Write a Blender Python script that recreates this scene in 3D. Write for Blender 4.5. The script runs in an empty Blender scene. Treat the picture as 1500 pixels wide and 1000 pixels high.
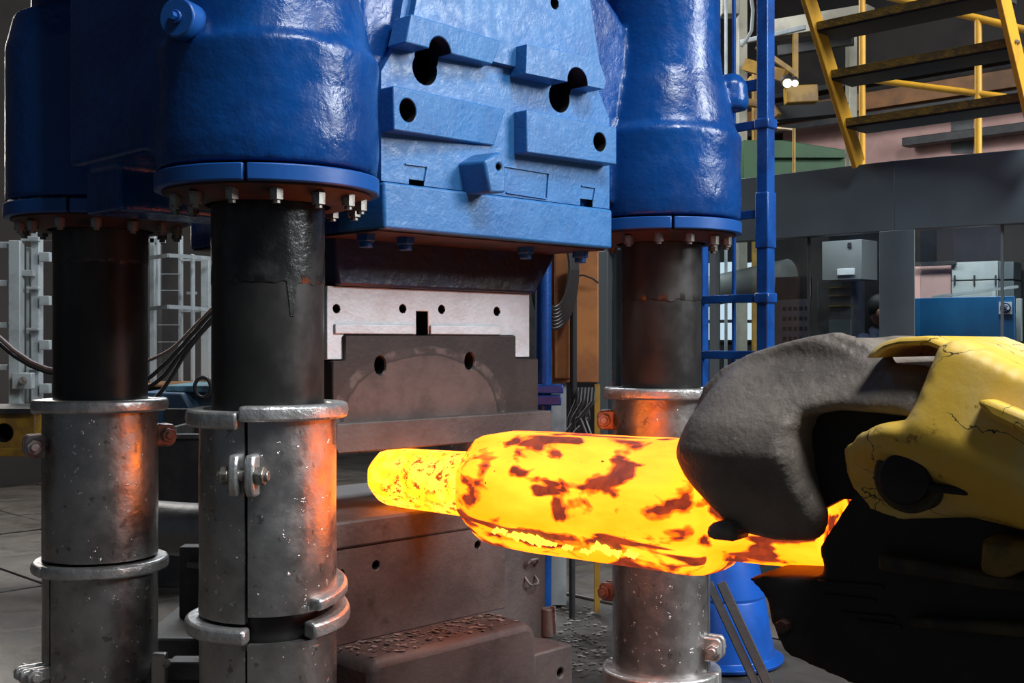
import bpy, bmesh, math, random
from mathutils import Vector, Matrix, noise
random.seed(7)
C = bpy.context.scene.collection
SC = bpy.context.scene
S = 0.42            # one design unit = the diameter of a press column = 0.42 m
H0 = 4.5            # eye height above the floor, in units
F = 1700.0          # focal length used when measuring the photograph (1500 wide)
c45 = math.sqrt(.5)

# ------------------------------------------------------------------ camera, light, exposure
cam = bpy.data.cameras.new('camera'); cam.lens = F/1500*36; cam.sensor_width = 36
cam.clip_start = .05; cam.clip_end = 200
camo = bpy.data.objects.new('camera', cam); C.objects.link(camo)
camo.location = (0, 0, H0*S); camo.rotation_euler = (math.pi/2, 0, 0)
SC.camera = camo
wd = bpy.data.worlds.new('hall_daylight'); SC.world = wd; wd.use_nodes = True
bg = wd.node_tree.nodes['Background']
bg.inputs['Color'].default_value = (.62, .78, 1, 1); bg.inputs['Strength'].default_value = .07
def area(name, loc, target, sx, sy, power, col):
    l = bpy.data.lights.new(name, 'AREA'); l.shape = 'RECTANGLE'; l.size = sx*S; l.size_y = sy*S
    l.energy = power; l.color = col
    o = bpy.data.objects.new(name, l); C.objects.link(o)
    a = Vector((loc[0]*S, loc[1]*S, (loc[2]+H0)*S)); b = Vector((target[0]*S, target[1]*S, (target[2]+H0)*S))
    o.location = a; o.rotation_euler = (b-a).to_track_quat('-Z', 'Y').to_euler()
    return o
area('window_light_right', (21, 7.5, 11.5), (0, 11.5, 1), 7.5, 9, 1130, (.93, .97, 1))
area('roof_skylight', (8.5, 1.0, 19), (1.5, 10, 0), 8, 5, 900, (.95, .98, 1))
area('window_light_left', (-16, 34, 8), (-5, 13, 0), 5, 10, 230, (1, .95, .88))
area('window_light_back', (-4, 30, 13), (3, 24, 0), 12, 6, 620, (.9, .95, 1))  # fill lamp added to brighten the background, hung inside the hall
SC.view_settings.view_transform = 'Standard'; SC.view_settings.look = 'None'
SC.view_settings.gamma = 1; SC.view_settings.use_curve_mapping = False
SC.view_settings.exposure = 0.0

# ------------------------------------------------------------------ frames
Z = Vector((0, 0, 1))
def pd(px, py, y): return Vector(((px-750)/F*y, y, (500-py)/F*y))
def ph(px, py, h): return pd(px, py, h*F/(500-py))
OB = Vector((-2.21, 10.53, 0)); uu = Vector((c45, c45, 0)); vv = Vector((-c45, c45, 0))
def PF(a, b, h): return OB + uu*a + vv*b + Z*h           # press frame: a along the front face, b into the press
def CF(x, y, h): return Vector((x, y, h))
def fa(px, py, b):                                        # point of the press plane b seen at a pixel
    k = (px-750)/F
    a = (k*(OB.y+c45*b) - OB.x + c45*b)/(c45*(1-k)); y = OB.y + c45*(a+b)
    return (a, (500-py)/F*y)
WA = Vector((.787, -.617, 0)); WN = Vector((-.617, -.787, 0)); WO = Vector((-.88, 12.5, -1.49))
def TF(t, k, h): return WO + WA*t + WN*k + Z*(h+1.49)     # tongs frame: t along the billet, k towards the lens
def tw(px, py, k):
    q = (px-750)/F; o = WO + WN*k
    t = (q*o.y - o.x)/(WA.x - q*WA.y); y = o.y + WA.y*t
    return (t, (500-py)/F*y)

# ------------------------------------------------------------------ mesh builder
class MB:
    def __init__(s): s.v = []; s.f = []
    def add(s, vs, fs):
        n = len(s.v); s.v += [Vector(p) for p in vs]; s.f += [tuple(i+n for i in f) for f in fs]; return s
    def box(s, a0, a1, b0, b1, h0, h1, fr=CF):
        vs = [fr(a, b, h) for h in (h0, h1) for a, b in ((a0, b0), (a1, b0), (a1, b1), (a0, b1))]
        return s.add(vs, [(0,3,2,1),(4,5,6,7),(0,1,5,4),(1,2,6,5),(2,3,7,6),(3,0,4,7)])
    def prism(s, poly, d0, d1, fr=PF, top=None):          # poly in (p,q), pushed from d0 to d1
        n = len(poly); top = top or poly
        vs = [fr(p, d0, q) for p, q in poly] + [fr(p, d1, q) for p, q in top]
        return s.add(vs, [tuple(range(n)), tuple(range(2*n-1, n-1, -1))] + [(i, (i+1) % n, (i+1) % n+n, i+n) for i in range(n)])
    def plan(s, poly, h0, h1, fr=CF):
        n = len(poly)
        vs = [fr(p, q, h0) for p, q in poly] + [fr(p, q, h1) for p, q in poly]
        return s.add(vs, [tuple(range(n)), tuple(range(2*n-1, n-1, -1))] + [(i, (i+1) % n, (i+1) % n+n, i+n) for i in range(n)])
    def lathe(s, cen, prof, n=40, a0=0, a1=360, closed=False, fn=None):   # prof [(r,h)]; closed profile -> solid arc
        full = abs(a1-a0) >= 360; m = n if full else n+1; k = len(prof); vs = []
        for i in range(m):
            t = math.radians(a0+(a1-a0)*i/n)
            for r, h in prof:
                rr = fn(r, t, h) if fn else r
                vs.append((cen[0]+rr*math.cos(t), cen[1]+rr*math.sin(t), cen[2]+h))
        fs = []; kk = k if closed else k-1
        for i in range(n):
            j = (i+1) % m
            for q in range(kk): fs.append((i*k+q, j*k+q, j*k+(q+1) % k, i*k+(q+1) % k))
        if full and not closed:
            fs.append(tuple(i*k for i in range(m))); fs.append(tuple(i*k+k-1 for i in range(m)))
        if closed and not full:
            fs.append(tuple(range(k))); fs.append(tuple((m-1)*k+q for q in range(k)))
        return s.add(vs, fs)
    def cyl(s, p0, p1, r, n=16, r1=None):
        p0 = Vector(p0); p1 = Vector(p1); d = (p1-p0).normalized(); r1 = r if r1 is None else r1
        x = d.orthogonal().normalized(); y = d.cross(x); vs = []
        for p, rr in ((p0, r), (p1, r1)):
            vs += [p + x*rr*math.cos(6.28318*i/n) + y*rr*math.sin(6.28318*i/n) for i in range(n)]
        return s.add(vs, [tuple(range(n)), tuple(range(2*n-1, n-1, -1))] + [(i, (i+1) % n, (i+1) % n+n, i+n) for i in range(n)])
    def bar(s, p0, p1, w, d, up=Z):                        # rectangular bar between two points
        p0 = Vector(p0); p1 = Vector(p1); t = (p1-p0).normalized()
        x = t.cross(up); x = x.normalized() if x.length > 1e-4 else Vector((1, 0, 0)); y = x.cross(t)
        vs = [p + x*i*w/2 + y*j*d/2 for p in (p0, p1) for i, j in ((-1,-1),(1,-1),(1,1),(-1,1))]
        return s.add(vs, [(0,3,2,1),(4,5,6,7),(0,1,5,4),(1,2,6,5),(2,3,7,6),(3,0,4,7)])
    def tube(s, pts, r, n=8):
        pts = [Vector(p) for p in pts]; vs = []; x = None
        for i, p in enumerate(pts):
            d = (pts[min(i+1, len(pts)-1)]-pts[max(i-1, 0)]).normalized()
            x = d.orthogonal().normalized() if x is None else (x-d*x.dot(d)).normalized()
            y = d.cross(x)
            vs += [p + x*r*math.cos(6.28318*j/n) + y*r*math.sin(6.28318*j/n) for j in range(n)]
        fs = [(i*n+j, i*n+(j+1) % n, (i+1)*n+(j+1) % n, (i+1)*n+j) for i in range(len(pts)-1) for j in range(n)]
        m = (len(pts)-1)*n
        return s.add(vs, fs+[tuple(range(n)), tuple(m+j for j in range(n-1, -1, -1))])
    def mesh(s, name, org, tri=False):
        me = bpy.data.meshes.new(name)
        me.from_pydata([(p.x*S-org.x, p.y*S-org.y, (p.z+H0)*S-org.z) for p in s.v], [], s.f)
        bm = bmesh.new(); bm.from_mesh(me); bmesh.ops.recalc_face_normals(bm, faces=bm.faces); bm.to_mesh(me); bm.free()
        return me
    def build(s, name, mat, parent=None, bevel=0, smooth=35, remesh=0, relax=0, seg=2):
        lo = [min(p[i] for p in s.v) for i in range(3)]; hi = [max(p[i] for p in s.v) for i in range(3)]
        org = Vector(((lo[0]+hi[0])/2*S, (lo[1]+hi[1])/2*S, (lo[2]+H0)*S))
        me = s.mesh(name, org)
        o = bpy.data.objects.new(name, me); C.objects.link(o)
        o.location = org
        if parent is not None: o.parent = parent; o.location = org - WL[parent.name]
        WL[o.name] = org
        if remesh:
            m = o.modifiers.new('r', 'REMESH'); m.mode = 'VOXEL'; m.voxel_size = remesh*S
            if relax:
                m = o.modifiers.new('s', 'SMOOTH'); m.iterations = relax; m.factor = .5
            apply(o)
            o.data.name = name
        elif bevel:
            m = o.modifiers.new('bevel', 'BEVEL'); m.width = bevel*S; m.segments = seg; m.limit_method = 'ANGLE'; m.angle_limit = .6
        if mat: 
            o.data.materials.clear(); o.data.materials.append(mat)
        shade(o, smooth)
        return o
WL = {}
def shade(o, ang=35):
    me = o.data
    if ang:
        me.polygons.foreach_set('use_smooth', [True]*len(me.polygons))
        if ang < 180: me.set_sharp_from_angle(angle=math.radians(ang))
    me.update()
def apply(o):
    dg = bpy.context.evaluated_depsgraph_get(); dg.update()
    me = bpy.data.meshes.new_from_object(o.evaluated_get(dg))
    o.modifiers.clear(); old = o.data; o.data = me
    if old.users == 0: bpy.data.meshes.remove(old)
def cut(o, cutters):
    """boolean difference with MB cutters, applied at once"""
    tmp = []
    for c in cutters:
        org = WL[o.name]; me = c.mesh('tool', org)
        t = bpy.data.objects.new('tool', me); C.objects.link(t); t.matrix_world = o_world(o); tmp.append(t)
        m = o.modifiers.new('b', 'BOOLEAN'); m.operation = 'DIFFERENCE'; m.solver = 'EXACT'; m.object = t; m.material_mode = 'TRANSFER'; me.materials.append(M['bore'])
    mt = o.data.materials[0] if o.data.materials else None
    bpy.context.view_layer.update()
    apply(o)
    for t in tmp: bpy.data.objects.remove(t)
    shade(o, 35)
def o_world(o): return Matrix.Translation(WL[o.name])
def bevel_later(o, w, seg=2):
    m = o.modifiers.new('bevel', 'BEVEL'); m.width = w*S; m.segments = seg; m.limit_method = 'ANGLE'; m.angle_limit = .6
def empty(name, p, label=None, cat=None, group=None):
    o = bpy.data.objects.new(name, None); C.objects.link(o); o.empty_display_size = .1
    o.location = (p[0]*S, p[1]*S, (p[2]+H0)*S); WL[o.name] = Vector(o.location)
    if label: tag(o, label, cat, group)
    return o
def tag(o, label=None, cat=None, group=None, kind=None):
    if label: o['label'] = label
    if cat: o['category'] = cat
    if group: o['group'] = group
    if kind: o['kind'] = kind
    return o
def place(name, me, parent, p, rot=None):
    """a piece that shares mesh data, put at p (design units) under parent"""
    o = bpy.data.objects.new(name, me); C.objects.link(o)
    w = Vector((p[0]*S, p[1]*S, (p[2]+H0)*S)); WL[o.name] = w
    o.parent = parent; o.location = w-WL[parent.name]
    if rot: o.rotation_euler = rot
    return o
def local_mesh(mb, name, mat, smooth=35):
    me = mb.mesh(name, Vector((0, 0, H0*S))); me.materials.append(mat)
    if smooth:
        me.polygons.foreach_set('use_smooth', [True]*len(me.polygons)); me.set_sharp_from_angle(angle=math.radians(smooth))
    return me

def hfield(mb, outline, kfun, kback, step, fr):
    """closed solid over an outline: front surface kfun(t,h,dist to the outline), flat back"""
    n = len(outline); xs = [p[0] for p in outline]; ys = [p[1] for p in outline]
    x0, y0 = min(xs)-step, min(ys)-step; nx = int((max(xs)-x0)/step)+3; ny = int((max(ys)-y0)/step)+3
    def near(x, y):
        ins = False; best = (9e9, 0, 0)
        for i in range(n):
            ax, ay = outline[i]; bx, by = outline[(i+1) % n]
            if (ay > y) != (by > y) and x < (bx-ax)*(y-ay)/(by-ay)+ax: ins = not ins
            dx, dy = bx-ax, by-ay; q = max(0, min(1, ((x-ax)*dx+(y-ay)*dy)/(dx*dx+dy*dy+1e-12)))
            px, py = ax+q*dx, ay+q*dy; d = (px-x)**2+(py-y)**2
            if d < best[0]: best = (d, px, py)
        return ins, math.sqrt(best[0]), best[1], best[2]
    idx = {}; vs = []
    for i in range(nx):
        for j in range(ny):
            x, y = x0+i*step, y0+j*step; ins, d, px, py = near(x, y)
            if ins or d < step*.45:
                if d < step*.75: x, y, d = px, py, 0
                idx[i, j] = len(vs)//2; vs += [fr(x, kfun(x, y, d), y), fr(x, kback, y)]
    fs = []; ed = {}
    for (i, j) in idx:
        c = [(i, j), (i+1, j), (i+1, j+1), (i, j+1)]
        if all(q in idx for q in c):
            q = [idx[p] for p in c]; fs.append(tuple(2*a for a in q)); fs.append(tuple(2*a+1 for a in reversed(q)))
            for a, b in zip(q, q[1:]+q[:1]):
                if (b, a) in ed: del ed[b, a]
                else: ed[a, b] = 1
    for a, b in ed: fs.append((2*b, 2*a, 2*a+1, 2*b+1))
    return mb.add(vs, fs)
def lerp_tab(tab, x):
    for (a, p), (b, q) in zip(tab, tab[1:]):
        if x <= b: f = max(0, (x-a)/(b-a)); f = f*f*(3-2*f) if False else f; return p+(q-p)*f
    return tab[-1][1]
def edge_round(d, R): 
    if d >= R: return 0
    q = 1-d/R; return R*(1-math.sqrt(max(0, 1-q*q)))

# ------------------------------------------------------------------ materials
def lin(r, g, b):
    f = lambda c: c/12.92 if c <= .04045 else ((c+.055)/1.055)**2.4
    return (f(r/255), f(g/255), f(b/255), 1)
class NT:
    def __init__(s, name):
        s.m = bpy.data.materials.new(name); s.m.use_nodes = True; s.t = s.m.node_tree; s.n = s.t.nodes
        s.p = s.n['Principled BSDF']; s.out = s.n['Material Output']
        s.co = s.n.new('ShaderNodeTexCoord').outputs['Object']
    def link(s, a, b): s.t.links.new(a, b)
    def new(s, k, **kw):
        n = s.n.new(k)
        for a, b in kw.items(): setattr(n, a, b)
        return n
    def set(s, n, **kw):
        for a, b in kw.items():
            i = n.inputs[a.replace('_', ' ')]
            if hasattr(b, 'is_output') or isinstance(b, bpy.types.NodeSocket): s.link(b, i)
            else: i.default_value = b
        return n
    def map(s, scale=(1, 1, 1), rot=(0, 0, 0), loc=(0, 0, 0)):
        m = s.new('ShaderNodeMapping'); s.link(s.co, m.inputs['Vector'])
        m.inputs['Scale'].default_value = scale; m.inputs['Rotation'].default_value = rot; m.inputs['Location'].default_value = loc
        return m.outputs['Vector']
    def noise(s, scale, detail=4, rough=.55, vec=None, dist=0):
        n = s.new('ShaderNodeTexNoise'); s.link(vec if vec is not None else s.co, n.inputs['Vector'])
        s.set(n, Scale=scale, Detail=detail, Roughness=rough, Distortion=dist); return n.outputs['Fac']
    def ramp(s, fac, lo, hi, a=0.0, b=1.0, smooth=True):
        n = s.new('ShaderNodeMapRange'); n.interpolation_type = 'SMOOTHSTEP' if smooth else 'LINEAR'
        s.link(fac, n.inputs['Value'])
        for k, v in (('From Min', lo), ('From Max', hi), ('To Min', a), ('To Max', b)): n.inputs[k].default_value = v
        return n.outputs['Result']
    def mix(s, fac, a, b):
        n = s.new('ShaderNodeMix'); n.data_type = 'RGBA'
        for i, v in ((0, fac), (6, a), (7, b)):
            if isinstance(v, bpy.types.NodeSocket): s.link(v, n.inputs[i])
            else: n.inputs[i].default_value = v
        return n.outputs[2]
    def math(s, op, a, b=0.0):
        n = s.new('ShaderNodeMath', operation=op)
        for i, v in ((0, a), (1, b)):
            if isinstance(v, bpy.types.NodeSocket): s.link(v, n.inputs[i])
            else: n.inputs[i].default_value = v
        return n.outputs[0]
    def bump(s, h, dist=.01, strength=1.0, prev=None):
        n = s.new('ShaderNodeBump'); s.link(h, n.inputs['Height']); s.set(n, Distance=dist, Strength=strength)
        if prev is not None: s.link(prev, n.inputs['Normal'])
        return n.outputs['Normal']
def pm(name, col, rough=.5, metal=0.0, col2=None, vs=3, lo=.42, hi=.62, bumps=(), coat=0, rvar=None, spec=.5, col3=None, vs3=18, lo3=.62, hi3=.7, vec=None):
    t = NT(name); p = t.p; base = col
    p.inputs['Roughness'].default_value = rough; p.inputs['Metallic'].default_value = metal
    p.inputs['Specular IOR Level'].default_value = spec
    mv = t.map(vec) if vec else None
    if col2: base = t.mix(t.ramp(t.noise(vs, 6, .6, mv), lo, hi), col, col2)
    if col3: base = t.mix(t.ramp(t.noise(vs3, 5, .65, mv), lo3, hi3), base, col3)
    t.set(p, Base_Color=base)
    if coat: p.inputs['Coat Weight'].default_value = coat; p.inputs['Coat Roughness'].default_value = .12
    if rvar: t.set(p, Roughness=t.ramp(t.noise(rvar[0], 4), .3, .7, rvar[1], rvar[2]))
    nrm = None
    for sc, d, st in bumps: nrm = t.bump(t.noise(sc, 5, .55, mv), d, st, nrm)
    if nrm is not None: t.set(p, Normal=nrm)
    return t.m
BLUE = (.0035, .056, .235, 1)
M = {}
M['blue_cast'] = pm('thick_blue_paint_on_casting', BLUE, .2, 0, (.003, .038, .17, 1), 2.2, .4, .65, ((9, .02, .38), (38, .006, .34), (110, .002, .2)), 0, (14, .17, .36), spec=.36)
M['blue_face'] = pm('blue_paint_brushed_flat', (.026, .145, .37, 1), .42, 0, (.016, .105, .30, 1), 3, .4, .7, ((16, .012, .25), (60, .004, .4)), 0, (20, .34, .55), col3=(.05, .17, .4, 1), vs3=30, lo3=.58, hi3=.72)  # paler than the casting blue: window sheen put into the face colour
M['blue_ring'] = pm('blue_ring_paint', (.007, .075, .3, 1), .38, 0, None, bumps=((30, .002, .3),))
M['blue_gloss'] = pm('blue_gloss_paint', (.006, .065, .28, 1), .3, 0, (.004, .04, .18, 1), 5, bumps=((45, .004, .5),))
M['blue_drum'] = pm('bright_blue_plastic_paint', (.006, .09, .45, 1), .35, 0, (.005, .07, .34, 1), 4)
M['silver'] = pm('silver_paint_dented', (.46, .455, .45, 1), .33, .92, (.30, .295, .285, 1), 4, .4, .7, ((5, .012, .15), (34, .006, .32), (90, .002, .4)), 0, (12, .26, .42), col3=(.66, .66, .66, 1), vs3=24, lo3=.64, hi3=.7)
t = NT('silver_paint_dented'); p = t.p
b_ = t.mix(t.ramp(t.noise(4, 6, .6), .4, .7), (.46, .45, .44, 1), (.27, .255, .24, 1))
spk = t.ramp(t.noise(30, 3, .6), .66, .70); pit = t.ramp(t.noise(21, 3, .55, t.map((1, 1, 1), (0, 0, 0), (4, 2, 7))), .63, .70)
b_ = t.mix(spk, b_, (.8, .8, .8, 1)); b_ = t.mix(t.math('MULTIPLY', pit, .6), b_, (.12, .11, .1, 1))
t.set(p, Base_Color=b_, Metallic=.92, Roughness=t.ramp(t.noise(12, 4), .3, .7, .27, .43))
n_ = t.bump(t.noise(5, 4), .012, .13); n_ = t.bump(t.noise(36, 4), .005, .3, n_); n_ = t.bump(pit, .006, -.7, n_); n_ = t.bump(spk, .005, .5, n_)
t.set(p, Normal=n_); M['silver'] = t.m
M['silver_edge'] = pm('bright_silver_paint', (.62, .62, .61, 1), .34, .75, (.45, .45, .44, 1), 8, bumps=((18, .012, .6), (60, .004, .6)))
M['steel_dark'] = pm('oiled_dark_column_steel', (.035, .034, .033, 1), .36, .55, (.07, .068, .065, 1), 2.5, .4, .7, ((120, .001, .3),), 0, (9, .3, .5), vec=(1, 1, .35))
M['grease'] = pm('wet_black_grease', (.012, .013, .014, 1), .28, 0, (.03, .03, .03, 1), 9, bumps=((25, .006, .6), (80, .002, .6)))
M['steel_bolt'] = pm('worn_bolt_steel', (.32, .31, .28, 1), .4, .7, (.14, .11, .09, 1), 30)
M['lug_red'] = pm('silver_lug_with_red_primer', (.42, .36, .35, 1), .45, .5, (.34, .18, .16, 1), 16, bumps=((30, .005, .5),))
M['primer'] = pm('dark_red_primer', (.06, .018, .012, 1), .6, 0, (.02, .012, .012, 1), 6)
M['black'] = pm('soot_black', (.006, .006, .007, 1), .7)
M['white_silver'] = pm('pale_aluminium_paint', (.58, .64, .68, 1), .5, .25, (.5, .51, .53, 1), 5, .4, .7, ((14, .006, .4), (60, .003, .5)), col3=(.2, .2, .2, 1), vs3=16, lo3=.68, hi3=.78)
M['blue_adapter'] = pm('sooty_dark_blue_paint', (.012, .02, .07, 1), .4, 0, (.02, .012, .012, 1), 3, .4, .65, ((20, .01, .5),))
M['die'] = pm('dark_forging_die_steel', (.045, .033, .03, 1), .5, .3, (.075, .055, .05, 1), 4, .4, .7, ((8, .006, .3), (50, .003, .4)))
t = NT('heat_marked_upper_die')
dt = t.new('ShaderNodeVectorMath', operation='DOT_PRODUCT'); t.link(t.co, dt.inputs[0]); dt.inputs[1].default_value = (c45/S, c45/S, 0)
sz = t.new('ShaderNodeSeparateXYZ'); t.link(t.co, sz.inputs[0])
xx = t.math('DIVIDE', t.math('ADD', dt.outputs['Value'], .28), 1.12); zz = t.math('DIVIDE', t.math('DIVIDE', sz.outputs['Z'], S), .70)
rr = t.math('SQRT', t.math('ADD', t.math('MULTIPLY', xx, xx), t.math('MULTIPLY', zz, zz)))
rr = t.math('ADD', rr, t.math('MULTIPLY', t.math('SUBTRACT', t.noise(6, 4), .5), .12))
b1 = t.mix(t.ramp(t.noise(5, 6, .65), .4, .7), (.022, .015, .013, 1), (.036, .025, .022, 1))
inner = t.math('MULTIPLY', t.ramp(rr, .99, 1.02, 1, 0), t.ramp(t.noise(5, 5, .6), .3, .7, .35, .95))
b1 = t.mix(inner, b1, (.10, .068, .06, 1))
ring = t.math('MULTIPLY', t.math('MULTIPLY', t.ramp(rr, 1.02, 1.06), t.ramp(rr, 1.12, 1.17, 1, 0)), t.ramp(t.noise(14, 4), .45, .6, .1, .6))
b1 = t.mix(ring, b1, (.13, .1, .09, 1))
t.set(t.p, Base_Color=b1, Roughness=.5, Metallic=.2, Normal=t.bump(t.noise(40, 5), .003, .4)); M['die_marked'] = t.m
M['die_low'] = pm('scaled_grey_die_steel', (.082, .068, .064, 1), .62, .15, (.045, .035, .033, 1), 3, .4, .7, ((10, .012, .4), (45, .005, .5)), col3=(.03, .024, .022, 1), vs3=5, lo3=.62, hi3=.75)
M['scale'] = pm('grey_forging_scale', (.17, .155, .15, 1), .6, .2, (.07, .06, .055, 1), 20, bumps=((40, .01, .8),))
M['jaw'] = pm('scaled_cast_steel_jaw', (.235, .197, .163, 1), .55, .05, (.135, .112, .094, 1), 3.2, .4, .66, ((4, .03, .45), (16, .012, .5), (60, .004, .5)), col3=(.36, .32, .29, 1), vs3=14, lo3=.63, hi3=.75)
M['bore'] = pm('oily_black_bore', (.004, .004, .005, 1), .6)  # black painted into cut holes to stand for the shade inside
M['jaw_dark'] = pm('soot_covered_jaw', (.014, .012, .011, 1), .65, .1, (.03, .02, .016, 1), 4, .5, .7, ((10, .01, .5),))  # darkened copy of the jaw steel, shade put into the colour
M['pin'] = pm('dark_oily_pin', (.02, .018, .018, 1), .45, .5, bumps=((40, .003, .4),))
# ---- cracked yellow paint
t = NT('cracked_yellow_paint'); 
vor = t.new('ShaderNodeTexVoronoi', feature='DISTANCE_TO_EDGE'); t.set(vor, Scale=4.2)
nz = t.new('ShaderNodeTexNoise'); t.link(t.co, nz.inputs['Vector']); t.set(nz, Scale=7, Detail=5)
mx = t.new('ShaderNodeMix'); mx.data_type = 'VECTOR'; mx.inputs[0].default_value = .22; t.link(t.co, mx.inputs[4]); t.link(nz.outputs['Color'], mx.inputs[5]); t.link(mx.outputs[1], vor.inputs['Vector'])
crack = t.math('MULTIPLY', t.ramp(vor.outputs['Distance'], .002, .011, 1, 0), t.ramp(t.noise(3.1, 3), .41, .47))
base = t.mix(t.ramp(t.noise(2.4, 6, .6), .4, .68), (.8, .50, .06, 1), (.78, .61, .28, 1))
base = t.mix(t.ramp(t.noise(11, 6, .7), .62, .72), base, (.2, .12, .03, 1))
base = t.mix(crack, base, (.02, .015, .01, 1)); t.set(t.p, Base_Color=base, Roughness=.48)
t.set(t.p, Normal=t.bump(t.noise(20, 5), .005, .4, t.bump(crack, .01, -.8))); M['yellow_cracked'] = t.m
M['yellow'] = pm('safety_yellow_paint', (.66, .34, .025, 1), .42, 0, (.5, .26, .03, 1), 6, .45, .7)
M['yellow_soot'] = pm('sooty_yellow_paint', (.06, .045, .015, 1), .6, 0, (.02, .016, .01, 1), 5)  # soot tone on the collar; low arm edges get painted shade
M['yellow_dirty'] = pm('dirty_yellow_checker_plate', (.2, .13, .02, 1), .5, .2, (.1, .07, .02, 1), 12)
M['yellow_dark'] = pm('dull_yellow_paint', (.36, .2, .02, 1), .5, 0, (.2, .11, .02, 1), 5)
M['tread_under'] = pm('black_tread_underside', (.012, .011, .01, 1), .6)
M['cabin'] = pm('slate_grey_cabin_paint', (.075, .1, .115, 1), .42, 0, (.06, .078, .09, 1), 1.6, .35, .7, ((3, .004, .3),))
M['cabin_patch'] = pm('lighter_grey_touch_up', (.095, .13, .145, 1), .5)
M['frame'] = pm('grey_window_frame', (.11, .13, .14, 1), .45)
t = NT('window_glass'); t.n.remove(t.p)
tr = t.new('ShaderNodeBsdfTransparent'); tr.inputs[0].default_value = (.82, .88, .9, 1); gl = t.new('ShaderNodeBsdfGlossy'); gl.inputs['Roughness'].default_value = .03
gl.inputs[0].default_value = (.8, .8, .8, 1)
ms = t.new('ShaderNodeMixShader'); fr = t.new('ShaderNodeFresnel'); fr.inputs[0].default_value = 1.45
t.link(fr.outputs[0], ms.inputs[0]); t.link(tr.outputs[0], ms.inputs[1]); t.link(gl.outputs[0], ms.inputs[2]); t.link(ms.outputs[0], t.out.inputs[0]); M['glass'] = t.m
M['concrete'] = pm('oily_shop_floor', (.06, .054, .047, 1), .6, 0, (.028, .025, .023, 1), 1.3, .38, .66, ((8, .01, .3), (60, .003, .4)), 0, (3, .35, .7), col3=(.15, .13, .115, 1), vs3=2.3, lo3=.6, hi3=.8)
M['plate'] = pm('worn_floor_plate_steel', (.125, .106, .09, 1), .5, .1, (.06, .053, .047, 1), 1.7, .4, .66, ((6, .006, .35), (50, .003, .4)), 0, (4, .32, .6), col3=(.22, .185, .15, 1), vs3=3, lo3=.6, hi3=.78)
M['debris'] = pm('loose_grey_scale_flake', (.22, .2, .19, 1), .5, .4)
M['white_steel'] = pm('pale_grey_painted_steel', (.36, .4, .41, 1), .5, 0, (.24, .26, .27, 1), 5, .45, .7)
M['beige'] = pm('beige_painted_steel', (.36, .34, .26, 1), .6, 0, (.24, .22, .17, 1), 2)
M['pink'] = pm('faded_pink_plaster', (.68, .42, .38, 1), .85, 0, (.56, .34, .3, 1), 1.2)
M['grey_plaster'] = pm('bare_grey_cement_patch', (.17, .18, .18, 1), .85, 0, (.1, .1, .1, 1), 2)
M['green'] = pm('green_painted_beam', (.02, .08, .024, 1), .55, 0, (.012, .04, .018, 1), 1)
M['wall'] = pm('smoke_darkened_wall', (.05, .042, .038, 1), .85, 0, (.025, .022, .022, 1), .6)
M['roof'] = pm('dark_roof_deck', (.022, .018, .017, 1), .8, 0, (.04, .034, .03, 1), .7)
M['brown'] = pm('rust_brown_crane_girder', (.34, .15, .05, 1), .6, 0, (.16, .08, .035, 1), 1.3)
M['orange_wood'] = pm('ochre_brown_panel', (.36, .14, .035, 1), .55, 0, (.22, .08, .025, 1), 3, .4, .66, ((12, .003, .3),))
M['cable'] = pm('black_rubber_cable', (.018, .017, .018, 1), .45)
M['cable_brown'] = pm('brown_rubber_cable', (.11, .07, .06, 1), .5)
M['skip'] = pm('faded_blue_skip', (.03, .09, .17, 1), .55, 0, (.02, .045, .08, 1), 3)
M['skip_edge'] = pm('pale_blue_skip_rim', (.1, .22, .28, 1), .55, 0, (.05, .1, .12, 1), 6)
M['forged'] = pm('dark_forged_bar_steel', (.3, .29, .28, 1), .38, .6, (.13, .12, .115, 1), 2.2, .4, .65, ((5, .02, .5), (30, .006, .5)))
M['dark_steel'] = pm('dark_painted_steel', (.028, .029, .031, 1), .5, .2, (.05, .047, .045, 1), 5, bumps=((30, .004, .4),))
M['grey_steel'] = pm('grey_scrap_steel', (.12, .12, .12, 1), .5, .3, (.07, .065, .06, 1), 4)
M['screen_blue'] = pm('blue_sheet_panel', (.02, .14, .34, 1), .3, 0, (.03, .2, .42, 1), 2.2, .45, .7)
M['white_panel'] = pm('off_white_cabinet_paint', (.5, .54, .52, 1), .5, 0, (.4, .43, .42, 1), 3)
M['dull_white'] = pm('dull_grey_white_paint', (.2, .21, .21, 1), .5)
M['paper'] = pm('white_paper', (.62, .64, .66, 1), .8)
M['ink'] = pm('printed_grey_ink', (.18, .2, .22, 1), .8)
M['sign_white'] = pm('sign_white', (.8, .82, .84, 1), .4)
M['sign_blue'] = pm('sign_navy', (.01, .05, .16, 1), .4)
M['jacket'] = pm('navy_work_jacket', (.012, .018, .045, 1), .8)
M['skin'] = pm('skin', (.3, .15, .1, 1), .55)
M['hair'] = pm('black_hair', (.008, .007, .007, 1), .6)
M['trouser'] = pm('dark_work_trousers', (.014, .015, .02, 1), .85)
def emit(name, col, st):
    t = NT(name); t.p.inputs['Base Color'].default_value = (0, 0, 0, 1)
    t.p.inputs['Emission Color'].default_value = col; t.p.inputs['Emission Strength'].default_value = st; return t.m
M['lamp'] = emit('lamp_lit', (1, .85, .65, 1), 5)
M['daylight'] = emit('daylit_window_pane', (.8, .9, 1, 1), 1.1)

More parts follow.
